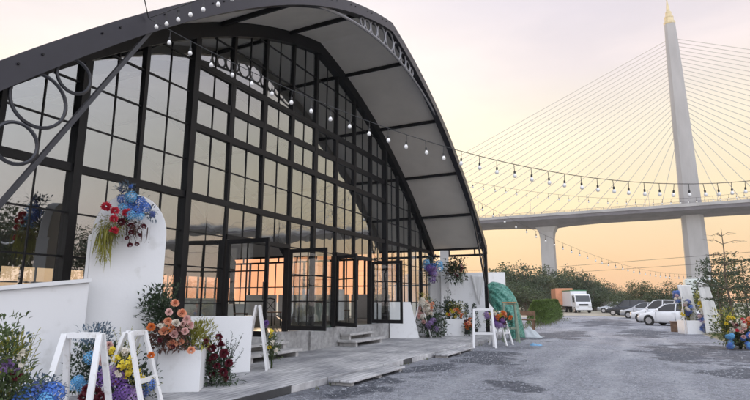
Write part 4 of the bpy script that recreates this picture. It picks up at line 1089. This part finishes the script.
# trees beside the camera, seen as reflections in the glass
refl = [(27, 12, 9.5), (31, 18, 10.5), (29, 25, 9.0), (36, 30, 10), (33, 37, 8.5), (40, 45, 9.0), (24, 4, 8.5)]
rp = None
for i, (x, y, H) in enumerate(refl):
    if rp is None: rp = tree('yard_tree', 'leafy tree across the yard, seen only mirrored in the lower panes of the hall', (x, y, 0), 9, 4.2, 2.2, M['crownB'], 40, 80, .40, 'trees mirrored in the glass'); o = rp
    else: o = copy_tree(rp, None, (x, y, 0), random.uniform(0, 6))
    o.scale = (H/9,)*3
bushrow('belt of dark scrub across the yard mirrored low in the panes', [(30+random.uniform(-3, 3), 0+i*3.2) for i in range(20)], M['crownB'], 3.0)
# bare layered sapling at the right
def sapling():
    loc = Vector((3.55, 27.2, 0)); t = thing('sapling', 'thin layered sapling with bare top twigs at the right edge of the yard', 'tree', loc)
    b = MB(); top = loc+Vector((.05, .1, 4.75)); pts = [loc, loc+Vector((.06, 0, 1.2)), loc+Vector((-.03, .05, 2.6)), loc+Vector((.05, .05, 3.8)), top]
    b.tube(pts, [.06, .05, .04, .025, .012], 7); lv = MB()
    for z, L_, n, leafy in ((1.55, 1.15, 6, 1), (2.1, 1.25, 7, 1), (2.65, 1.05, 6, 1), (3.1, .95, 6, .8), (3.5, .8, 4, .3), (4.05, .95, 3, 0), (4.4, .6, 3, 0)):
        a0 = random.uniform(0, 6)
        for k in range(n):
            a = a0 + 2*PI*k/n + random.uniform(-.3, .3); l = L_*random.uniform(.7, 1.1); s = loc+Vector((.02, .04, z)); e = s+Vector((l*math.cos(a), l*math.sin(a), random.uniform(.02, .3)))
            m = s.lerp(e, .5)+Vector((0, 0, .09)); b.tube([s, m, e], [.016, .011, .004], 5, caps=False)
            for q in range(2):
                a2 = a+random.choice((-.7, .7)); s2 = s.lerp(e, random.uniform(.4, .8)); e2 = s2+Vector((.35*math.cos(a2), .35*math.sin(a2), random.uniform(0, .12))); b.tube([s2, e2], [.007, .003], 4, caps=False)
                for w_ in range(int(20*leafy)): lv.leaf(s2.lerp(e2, random.uniform(.1, 1.1))+Vector((random.gauss(0, .05), random.gauss(0, .05), random.gauss(0, .025))), (random.gauss(0, 1), random.gauss(0, 1), .15), .10, .05)
            for w_ in range(int(34*leafy)): lv.leaf(s.lerp(e, random.uniform(.3, 1.08))+Vector((random.gauss(0, .07), random.gauss(0, .07), random.gauss(0, .03))), (random.gauss(0, 1), random.gauss(0, 1), .15), .11, .05)
    b.build('trunk', M['bark'], t); lv.build('crown', M['leafdark'], t)
sapling()
# tufts of grass on the verge (uncountable)
b = MB()
for i in range(2600):
    y = random.uniform(17, 37); x0 = 3.5 - (y-17)*.035; x = x0 + abs(random.gauss(0, .8)) - .05
    b.leaf((x, y, 0), (random.gauss(0, .4), random.gauss(0, .4), 1), random.uniform(.06, .2), .02, droop=.1)
for i in range(900):
    b.leaf((-6.2+random.gauss(0, .5), random.uniform(31, 51), 0), (random.gauss(0, .4), random.gauss(0, .4), 1), random.uniform(.08, .22), .025)
for q in range(22):
    y0_ = random.uniform(8, 25); x0_ = -5.42 + (0 if y0_ > 14 else -.1) + random.uniform(0, .16)
    for i in range(14): b.leaf((x0_+random.gauss(0, .05), y0_+random.gauss(0, .08), 0), (random.gauss(0, .5), random.gauss(0, .5), 1), random.uniform(.03, .09), .010)
tag(b.build('grass_tufts', M['grass'], origin=(0, 0, 0)), 'dry grass tufts growing along the verges of the yard', 'grass', kind='stuff')

# ------------------------------------------------------------------ vehicles
def car(label, x0, y0, paint, suv=False, rz=0, L_=4.45, group='cars parked side by side along the far edge of the yard'):
    t = thing('parked_car', label, 'car', (x0, y0, 0), 0, group)
    k = L_/4.45; W = .88; hr = 1.68 if suv else 1.45
    P = lambda s, y, z: Vector((x0+s*k, y0+y, z))
    zt = [(0, .55, .70), (.06, .66, .80), (.25, .74, .85), (.7, .84, .88), (1.25, .95 if not suv else 1.02, .88), (2.2, .96 if not suv else 1.06, .88), (3.3, 1.0 if not suv else 1.1, .88), (3.75, 1.04 if not suv else 1.12, .87), (4.25, 1.03 if not suv else 1.1, .83), (4.42, .92, .78), (4.45, .6, .74)]
    b = MB(); vs = []; m = 10
    for s, z, w_ in zt:
        lo = .20 if .3 < s < 4.2 else .28
        vs += [P(s, -w_*.9, lo), P(s, -w_*.985, lo+.14), P(s, -w_, min(.6, z-.08)), P(s, -w_*.96, z-.05), P(s, -w_*.84, z), P(s, w_*.84, z), P(s, w_*.96, z-.05), P(s, w_, min(.6, z-.08)), P(s, w_*.985, lo+.14), P(s, w_*.9, lo)]
    n = len(zt); fs = [(i*m+j, i*m+(j+1) % m, (i+1)*m+(j+1) % m, (i+1)*m+j) for i in range(n-1) for j in range(m)] + [tuple(reversed(range(m))), tuple(range((n-1)*m, n*m))]
    b.add(vs, fs); body = b.build('body', paint, t, smooth=True, bevel=0)
    # cabin
    st = [(1.15, .93, .80), (1.95, hr-.06, .62), (2.25, hr, .60), (3.0 if not suv else 3.7, hr-.02 if not suv else hr-.03, .60), (3.3 if not suv else 4.0, hr-.12 if not suv else hr-.10, .62), (4.0 if not suv else 4.32, 1.02 if not suv else 1.1, .76)]
    b = MB(); vs = []
    for s, z, w_ in st:
        zb = .93 if not suv else 1.0; vs += [P(s, -.80, min(zb, z)), P(s, -w_, z), P(s, w_, z), P(s, .80, min(zb, z))]
    fs = [(i*4+j, i*4+j+1, i*4+5+j, i*4+4+j) for i in range(len(st)-1) for j in range(3)]
    b.add(vs, fs); b.build('windows', M['carglass'], t)
    b = MB(); vs = []; rs = [st[1], st[2], st[3], st[4]]
    for s, z, w_ in rs: vs += [P(s, -w_-.015, z-.03), P(s, -w_+.02, z+.02), P(s, w_-.02, z+.02), P(s, w_+.015, z-.03)]
    b.add(vs, [(i*4+j, i*4+j+1, i*4+5+j, i*4+4+j) for i in range(3) for j in range(3)]); b.build('roof', paint, t, smooth=True)
    for sy in (-1, 1):
        for (s0, z0, y_0), (s1, z1, y_1) in (((1.2, .94, .81), (1.95, hr-.05, .635)), ((2.62, .95, .815), (2.62, hr-.02, .62)), ((st[-1][0]-.05, st[-1][1], .78), (st[4][0], st[4][1], .635)), ((3.42, 1.0, .812), (3.2 if not suv else 3.5, hr-.1, .64))):
            b = MB(); b.bar(P(s0, sy*y_0, z0), P(s1, sy*y_1, z1), .05, .07, (1, 0, 0)); b.build('pillar', paint, t)
        b = MB(); b.ball(P(1.55, sy*.98, 1.0), .1, 8, 5, (.7, 1, .8)); b.build('mirror', paint, t, smooth=True)
        b = MB(); b.ball(P(.16, sy*.62, .70), .16, 10, 6, (1.1, 1.0, .5)); b.build('headlight', M['lamp'], t, smooth=True)
        b = MB(); b.ball(P(4.36, sy*.66, .84), .14, 10, 6, (.8, 1, .7)); b.build('tail_light', M['red'], t, smooth=True)
        for s in (2.5, 3.35): b = MB(); b.box(P(s, 0, 0).x-.09, P(s, 0, 0).x+.09, y0+sy*.905-.015, y0+sy*.905+.015, .84, .865); b.build('door_handle', paint, t)
        b = MB()
        for s in (1.35, 2.62, 3.6): b.box(P(s, 0, 0).x-.006, P(s, 0, 0).x+.006, y0+sy*.882-.006, y0+sy*.882+.006, .32, .88)
        b.build('door_seam', M['black'], t)
        for s in (.86, 3.5):
            c = P(s, sy*.80, .32); b = MB(); b.lathe(P(s, sy*.885, .34), [(.36, -.004), (.36, .004)], 20, 'y'); b.build('wheel_arch', M['black'], t)
            b = MB(); b.lathe(c, [(.2, -.1), (.30, -.1), (.32, -.06), (.32, .06), (.30, .1), (.2, .1)], 20, 'y'); wh = b.build('wheel', M['tyre'], t, smooth=False)
            b = MB(); b.lathe(c+Vector((0, sy*.095, 0)), [(.205, -.012), (.205, .012)], 16, 'y')
            for q in range(5):
                a = 2*PI*q/5; b.bar(c+Vector((0, sy*.112, 0)), c+Vector((.19*math.cos(a), sy*.112, .19*math.sin(a))), .05, .02, (0, 1, 0))
            b.build('rim', M['rim'], wh)
    b = MB(); b.box(x0-.01, x0+.05, y0-.45, y0+.45, .40, .55); b.build('grille', M['black'], t)
    b = MB(); b.box(x0-.02, x0-.005, y0-.2, y0+.2, .42, .52); b.build('number_plate', M['white'], t)
    if rz: t.rotation_euler = (0, 0, rz)
    return t
car('white sedan parked nearest, seen from the side in front of the drapes', .30, 41.6, M['carwhite'], False, math.radians(-30))
car('white hatchback parked just behind the nearest white sedan', -.25, 46.2, M['carwhite'], True, math.radians(-26), 4.2)
car('silver car parked between the white hatchback and the dark car', -1.3, 56.5, M['carsilver'], False, math.radians(-22))
car('dark blue people carrier parked beyond the silver car', -3.1, 67, M['cardark'], True, math.radians(-20), 4.7)
car('pale silver car parked farthest away beside the white truck', -4.9, 80, M['carsilver'], False, math.radians(-10))
car('white car standing under the trees at the right edge', 6.2, 36.0, M['carwhite'], True, math.radians(20), 4.3, None)

def wheel(t, c, r, wd, sy):
    b = MB(); b.lathe(c, [(r*.6, -wd/2), (r*.94, -wd/2), (r, -wd/3), (r, wd/3), (r*.94, wd/2), (r*.6, wd/2)], 20, 'x'); wh = b.build('wheel', M['tyre'], t)
    b = MB(); b.lathe(Vector(c)+Vector((sy*wd*.45, 0, 0)), [(r*.6, -.02), (r*.6, .02)], 14, 'x'); b.build('rim', M['rim'], wh)
def truck():
    c = Vector((-6.55, 77.6, 0)); t = thing('box_truck', 'white box truck with a green trimmed body facing the yard', 'truck', c, 0, 'trucks parked by the wood')
    P = lambda x, y, z: c+Vector((x, y, z))
    # cab: side profile swept across
    prof = [(-.0, .45), (-.02, 1.25), (.10, 1.45), (.42, 2.45), (.65, 2.55), (1.75, 2.55), (1.75, .45)]
    b = MB(); b.prism([P(-1.05, y, z) for y, z in prof], (2.1, 0, 0)); b.build('cab', M['carwhite'], t, bevel=.05)
    b = MB(); b.prism([P(-.92, y-.03, z) for y, z in ((.13, 1.5), (.40, 2.36), (.43, 2.36), (.16, 1.5))], (1.84, 0, 0)); b.build('windscreen', M['carglass'], t)
    for s in (-1, 1):
        b = MB(); x = s*1.05; b.prism([P(x, y, z) for y, z in ((.45, 1.45), (.68, 2.30), (1.35, 2.30), (1.35, 1.45))], (s*.015, 0, 0)); b.build('side_window', M['carglass'], t)
        b = MB(); b.box(c.x+s*1.28-.08, c.x+s*1.28+.08, c.y-.02, c.y+.06, 1.55, 2.0); b.bar(P(s*1.05, .15, 2.0), P(s*1.28, .02, 1.95), .03, .03); b.build('mirror', M['black'], t)
        b = MB(); b.box(c.x+s*.78-.18, c.x+s*.78+.18, c.y-.05, c.y-.015, .72, .95); b.build('headlight', M['lamp'], t, bevel=.02)
    b = MB(); b.box(c.x-1.06, c.x+1.06, c.y-.12, c.y+.1, .38, .66); b.build('bumper', M['carwhite'], t, bevel=.03)
    b = MB(); b.box(c.x-.6, c.x+.6, c.y-.06, c.y-.022, .98, 1.2); b.build('grille', M['black'], t)
    b = MB(); b.box(c.x-1.1, c.x+1.1, c.y+1.95, c.y+6.6, .85, 2.98); bx = b.build('cargo_box', M['carwhite'], t, bevel=.03)
    b = MB(); b.box(c.x-1.13, c.x+1.13, c.y+1.92, c.y+6.63, 2.985, 3.12); b.build('green_trim', M['truckgreen'], bx)
    b = MB(); b.box(c.x-.4, c.x+.4, c.y+.4, c.y+6.5, .5, .8); b.build('chassis', M['black'], t)
    for s in (-1, 1):
        for y in (.75, 5.2): wheel(t, P(s*.92, y, .42), .42, .26, s)
    t.rotation_euler = (0, 0, math.radians(22))
    c = Vector((-9.6, 83, 0)); t = thing('container_trailer', 'orange container on a low trailer beside the white truck', 'trailer', c, 0, 'trucks parked by the wood')
    b = MB(); b.box(c.x-1.22, c.x+1.22, c.y, c.y+6, .98, 3.45); bo = b.build('container', M['orangebox'], t, bevel=.03)
    b = MB()
    for i in range(9): b.box(c.x-1.1+i*.26, c.x-1.0+i*.26, c.y-.03, c.y-.003, 1.1, 3.35)
    b.build('door_ribs', M['orangebox'], bo)
    b = MB(); b.box(c.x-1.15, c.x+1.15, c.y+.1, c.y+6, .72, .975); b.build('trailer_bed', M['brown'], t)
    for s in (-1, 1):
        for y in (.9, 2.0): wheel(t, c+Vector((s*.95, y, .42)), .42, .28, s)
        b = MB(); b.box(c.x+s*.8-.14, c.x+s*.8+.14, c.y+.06, c.y+.098, .78, .92); b.build('tail_light', M['red'], t)
    b = MB(); b.box(c.x-1.0, c.x+1.0, c.y+.12, c.y+.2, .42, .56); b.build('bumper', M['brown'], t)
    t.rotation_euler = (0, 0, math.radians(14))
truck()
# low pale wall behind the cars
b = MB(); b.prism([at(586, 305, 100)*Vector((1, 1, 0)), at(688, 305, 78)*Vector((1, 1, 0)), at(688, 305, 78.3)*Vector((1, 1, 0)), at(586, 305, 100.3)*Vector((1, 1, 0))], (0, 0, 1.5))
tag(b.build('boundary_wall', M['concrete']), 'low pale boundary wall behind the parked cars', 'wall')

# ------------------------------------------------------------------ drapes, planter and flowers at the right of the yard
def drape(label, P0, P1, Q0, Q1, seed, name='cloth_drape', amp=1.0):
    """cloth hung from edge P0-P1 down to edge Q0-Q1"""
    rnd = random.Random(seed); a, c_ = rnd.uniform(0, 6), rnd.uniform(0, 6); nu, nv = 30, 26; vs = []
    for i in range(nv+1):
        v = i/nv
        for j in range(nu+1):
            u = j/nu; p = P0.lerp(P1, u).lerp(Q0.lerp(Q1, u), v)
            side = Vector((.25, -.95, 0)); p = p + side*amp*((.05+.09*v)*math.sin(u*9+a+v*2.5) + .02*math.sin(u*23+c_-v*2)) + Vector((.10*amp*math.sin(PI*v), 0, 0)); p.z = max(p.z, .015); vs.append(p)
    b = MB(); b.add(vs, [(i*(nu+1)+j, i*(nu+1)+j+1, (i+1)*(nu+1)+j+1, (i+1)*(nu+1)+j) for i in range(nv) for j in range(nu)])
    o = b.build(name, M['cloth'], smooth=True); o.modifiers.new('solid', 'SOLIDIFY').thickness = .008
    tag(o, label, 'drape', 'white drapes at the right of the yard')
D = 30.4
drape('narrower white cloth drape leaning from its pole above the white planter', at(677, 285, D+1), at(690, 285, D+1), at(688, 331, D+1), at(700, 331, D+1), 1, amp=.28)
drape('wide white cloth drape hanging to the ground beside the sapling', at(697, 281, D), at(708, 284, D), at(706, 334, D+.1), at(723, 333, D+.3), 2, amp=.28)
t = thing('drape_frame', 'thin white pole frame carrying the two white drapes', 'frame', at(690, 331, D+.15)*Vector((1, 1, 0)))
for px in (680, 702):
    p = at(px, 284, D+.15); b = MB(); b.tube([(p.x, p.y, 0), (p.x, p.y, p.z)], .025, 8); b.build('pole', M['whitewood'], t)
pr = at(691, 331.5, 31.0); pr.z = 0
planter('white cube planter standing on the yard below the drapes', tuple(pr), .82, .66, math.radians(28))
arrangement('flower_arrangement', 'yellow green foliage with navy and white flower balls above the planter under the drapes', 'flowers', pr+Vector((0, 0, .6)),
    [('leafgold', lambda b: (foliage(b, pr+Vector((-.1, -.05, .95)), (.28, .25, .3), 150, .12, .04), foliage(b, at(682, 308, 31), (.12, .12, .3), 60, .11, .03))), ('leafdark', lambda b: (foliage(b, at(678, 300, 30.9), (.2, .2, .3), 90, .11, .04), foliage(b, at(689, 309, 30.9), (.18, .18, .4), 90, .11, .04)))],
    cl('hydrangea', 'navy', .11, 30.7, 9, 677, 297, 4, 6) + cl('hydrangea', 'cream', .09, 30.6, 5, 677, 297, 4, 5) + cl('hydrangea', 'navy', .11, 30.7, 9, 689, 309, 3, 9) + cl('hydrangea', 'cream', .08, 30.6, 5, 688, 307, 3, 7) + cl('carnation', 'yellow', .08, 30.6, 5, 683, 313, 3, 5))
pr2 = at(702, 332, 31.2); pr2.z = 0
arrangement('flower_arrangement', 'standing column of white and blue flowers topped with yellow between the drapes', 'flowers', pr2,
    [('leafdark', lambda b: foliage(b, pr2+Vector((0, 0, .7)), (.2, .2, .7), 150, .12, .04)), ('leafgold', lambda b: foliage(b, pr2+Vector((0, 0, 1.8)), (.18, .18, .3), 80, .11, .03))],
    cl('carnation', 'yellow', .10, 30.9, 9, 701, 303, 2.5, 7) + cl('hydrangea', 'cream', .10, 30.9, 9, 702, 319, 3, 10) + cl('hydrangea', 'navy', .10, 30.9, 10, 702, 325, 3.5, 8) + cl('hydrangea', 'lilac', .09, 30.9, 5, 702, 314, 3, 8))
p = at(676, 326, 32.5); b = MB(); b.box(p.x-.25, p.x+.25, p.y-.2, p.y+.2, 0, .5); b.box(p.x-.27, p.x+.27, p.y-.22, p.y+.22, .503, .55)
tag(b.build('dark_crate', M['brown'], bevel=.01), 'dark brown lidded crate on the ground left of the white planter by the drapes', 'crate')
pr3 = at(740, 346, 22.2); pr3.z = 0
arrangement('flower_arrangement', 'bright yellow orange pink and blue flower bank on the verge at the right edge', 'flowers', pr3,
    [('leaf', lambda b: (foliage(b, pr3+Vector((-.1, 0, .6)), (.75, .55, .5), 520, .13, .05), fronds(b, pr3+Vector((-.35, 0, 0)), 14, 1.4, .35, .09, .03))), ('leafgold', lambda b: foliage(b, pr3+Vector((-.3, 0, .9)), (.45, .4, .5), 200, .12, .03)), ('leafdark', lambda b: foliage(b, pr3+Vector((.4, 0, .4)), (.6, .5, .4), 300, .12, .05))],
    cl('carnation', 'yellow', .075, 21.9, 13, 733, 325, 7, 11, .3) + cl('rose', 'orange', .085, 21.8, 10, 748, 326, 7, 8, .3) + cl('hydrangea', 'blue', .085, 21.7, 9, 730, 341, 5, 6, .3) + cl('hydrangea', 'blue', .085, 21.7, 8, 749, 340, 7, 7, .3) + cl('rose', 'blush', .08, 21.7, 8, 746, 333, 7, 6, .3) + cl('hydrangea', 'cream', .08, 21.8, 8, 738, 329, 8, 9, .3) + cl('carnation', 'red', .06, 21.7, 5, 741, 324, 7, 8, .3))

# ------------------------------------------------------------------ festoon lights
def bulb_mesh():
    g = MB(); g.lathe((0, 0, 0), [(.008, -.285), (.026, -.281), (.037, -.262), (.040, -.243), (.034, -.222), (.022, -.202), (.016, -.194)], 12)
    s = MB(); s.lathe((0, 0, 0), [(.018, -.205), (.022, -.165), (.019, -.135), (.007, -.13), (.006, .012)], 10)
    a = mesh_of(g, 'bulb', M['bulb'], True); c = mesh_of(s, 'socket', M['black']); return a, c
BG, BS = bulb_mesh()
def festoon(label, A, Bp, sag, n, t0=.03, t1=.97, sc=1.0, cat='string lights'):
    A, Bp = Vector(A), Vector(Bp); t = thing('string_lights', label, cat, A, group='festoon strings of round bulbs')
    f = lambda q: A.lerp(Bp, q) - Vector((0, 0, 4*sag*q*(1-q)))
    b = MB(); b.tube([f(i/40) for i in range(41)], .006, 5); b.build('cable', M['wire'], t)
    for i in range(n):
        p = f(t0+(t1-t0)*i/(n-1)) + Vector((0, 0, -.012)); ro = (random.gauss(0, .06), random.gauss(0, .06), 0)
        o = inst(BG, 'bulb', t, p, ro, sc); q = bpy.data.objects.new('socket', BS); COL.objects.link(q); q.parent = o
    return f
AN = (-6.24, 4.95, 5.78)
festoon('long string of bulbs from the left arch sweeping down across the yard to the right', AN, (6.5, 15, 5.5), 2.0, 52, .02, .985, .78)
festoon('short string of bulbs rising from the left arch towards the viewer', AN, (3.2, 3.35, 5.55), .25, 32, .02, .97, .72)
festoon('distant sagging string of bulbs from the right end of the canopy towards the far trees', (-6.35, 22.6, 6.2), (9.5, 62, 5.4), 2.2, 46, .02, .97, 1.2)
festoon('upper distant string of bulbs from the canopy edge crossing in front of the bridge deck', (-6.35, 21.5, 6.75), (10, 37, 8.6), 1.1, 40, .02, .97, .9)
b = MB(); a = Vector(AN); e = Vector((-4.3, 2.2, 7.6)); b.tube([a, a.lerp(e, .5)-Vector((0, 0, .03)), e, e+(e-a)*1.2], .008, 5); tag(b.build('guy_wire', M['wire']), 'single thin wire running up from the corner of the left arch', 'wire')
def pole(label, x, y, h):
    b = MB(); b.tube([(x, y, 0), (x, y, h)], [.05, .035], 8); tag(b.build('light_pole', M['frame']), label, 'pole')
pole('thin dark pole among the far trees holding a string of bulbs', 9.5, 62, 5.5)
pole('thin dark pole at the right holding the upper string of bulbs', 10, 37, 8.7)
pole('thin dark pole right of the yard holding the long string of bulbs', 6.5, 15, 5.6)
pole('thin dark pole beside the camera holding the short string of bulbs', 3.2, 3.35, 5.6)
# overhead wires
for i, (z, y) in enumerate(((7.4, 110), (6.4, 112))):
    b = MB(); b.tube([(-60, y, z+1.2), (-20, y-8, z), (20, y-30, z+.6), (60, y-52, z+2)], .03, 4)
    tag(b.build('overhead_wire', M['wire']), ['upper of two thin overhead wires above the far trees', 'lower of two thin overhead wires above the far trees'][i], 'wire', 'overhead wires')

# ------------------------------------------------------------------ inside the hall
def table(label, x, y):
    t = thing('banquet_table', label, 'table', (x, y, .74), group='white clothed tables inside the hall')
    n = 40; b = MB(); vs = []
    for rr, z in ((.02, 1.50), (.88, 1.50), (.92, 1.485), (.95, 1.2), (1.0, .76)):
        for k in range(n):
            a = 2*PI*k/n; q = rr*(1+.05*math.sin(9*a)*(1 if z < 1.3 else 0)); vs.append((x+q*math.cos(a), y+q*math.sin(a), z))
    b.add(vs, [(i*n+k, i*n+(k+1) % n, (i+1)*n+(k+1) % n, (i+1)*n+k) for i in range(4) for k in range(n)] + [tuple(range(n))]); b.build('tablecloth', M['cloth'], t, smooth=True)
table('round table under a white cloth inside behind the nearer doorway', -13.2, 14.6); table('round table under a white cloth inside behind the farther doorway', -13.0, 20.6)
def chair(label, x, y, rz):
    t = thing('dining_chair', label, 'chair', (x, y, .74), 0, 'dark cross backed chairs inside the hall'); P = lambda a, b_, c: Vector((x+a, y+b_, .74+c))
    b = MB(); b.box(x-.21, x+.21, y-.21, y+.21, 1.19, 1.23); b.build('seat', M['brown'], t, bevel=.01)
    for sx in (-.18, .18):
        b = MB(); b.tube([P(sx, -.18, 0), P(sx, -.17, .45)], .018, 6); b.build('leg', M['frame'], t)
        b = MB(); b.tube([P(sx, .2, 0), P(sx, .19, .46), P(sx, .25, .92)], .018, 6); b.build('leg', M['frame'], t)
    b = MB(); b.tube([P(-.18, .25, .92), P(0, .27, .96), P(.18, .25, .92)], .02, 6); b.tube([P(-.18, .2, .52), P(.18, .245, .88)], .012, 5); b.tube([P(.18, .2, .52), P(-.18, .245, .88)], .012, 5); b.build('backrest', M['frame'], t)
    t.rotation_euler = (0, 0, rz)
chair('dark cross backed chair just inside the nearer doorway', -11.2, 13.2, 2.2); chair('dark cross backed chair inside, right of the nearer doorway', -11.6, 15.4, 1.2); chair('dark cross backed chair inside behind the farther doorway', -11.3, 20.0, 2.0)
for i in range(4):
    x = -12.4 - i*2.35; b = MB(); b.box(x-1.1, x+1.1, 24.55, 24.62, .742, 1.95)
    tag(b.build('interior_screen', M['white'], bevel=.01), 'low white screen standing inside along the far side windows of the hall', 'panel', 'white screens inside the hall')
for i in range(4):
    y = 13.4 + i*2.9; b = MB(); b.box(-21.7, -21.63, y-1.2, y+1.2, .742, 1.75)
    tag(b.build('interior_screen', M['white'], bevel=.01), 'low white screen standing inside against the rear windows of the hall', 'panel', 'white screens inside the rear of the hall')
b = MB(); b.box(-10.6, -10.54, 17.6, 18.6, .85, 2.05); tag(b.build('display_board', M['white'], bevel=.01), 'plain white display board standing inside the farther doorway', 'board')

# ------------------------------------------------------------------ air
hz_ = bpy.data.materials.new('evening_haze'); hz_.use_nodes = True
nt = hz_.node_tree; nt.nodes.remove(nt.nodes['Principled BSDF'])
pv = nt.nodes.new('ShaderNodeVolumePrincipled'); pv.inputs['Color'].default_value = (.93, .92, .92, 1); pv.inputs['Density'].default_value = .00036
nt.links.new(pv.outputs[0], nt.nodes['Material Output'].inputs['Volume'])
b = MB(); b.box(-640, 640, -140, 660, -1.2, 186); tag(b.build('haze', hz_), 'thin pale evening haze over the yard and the bridge', kind='stuff')
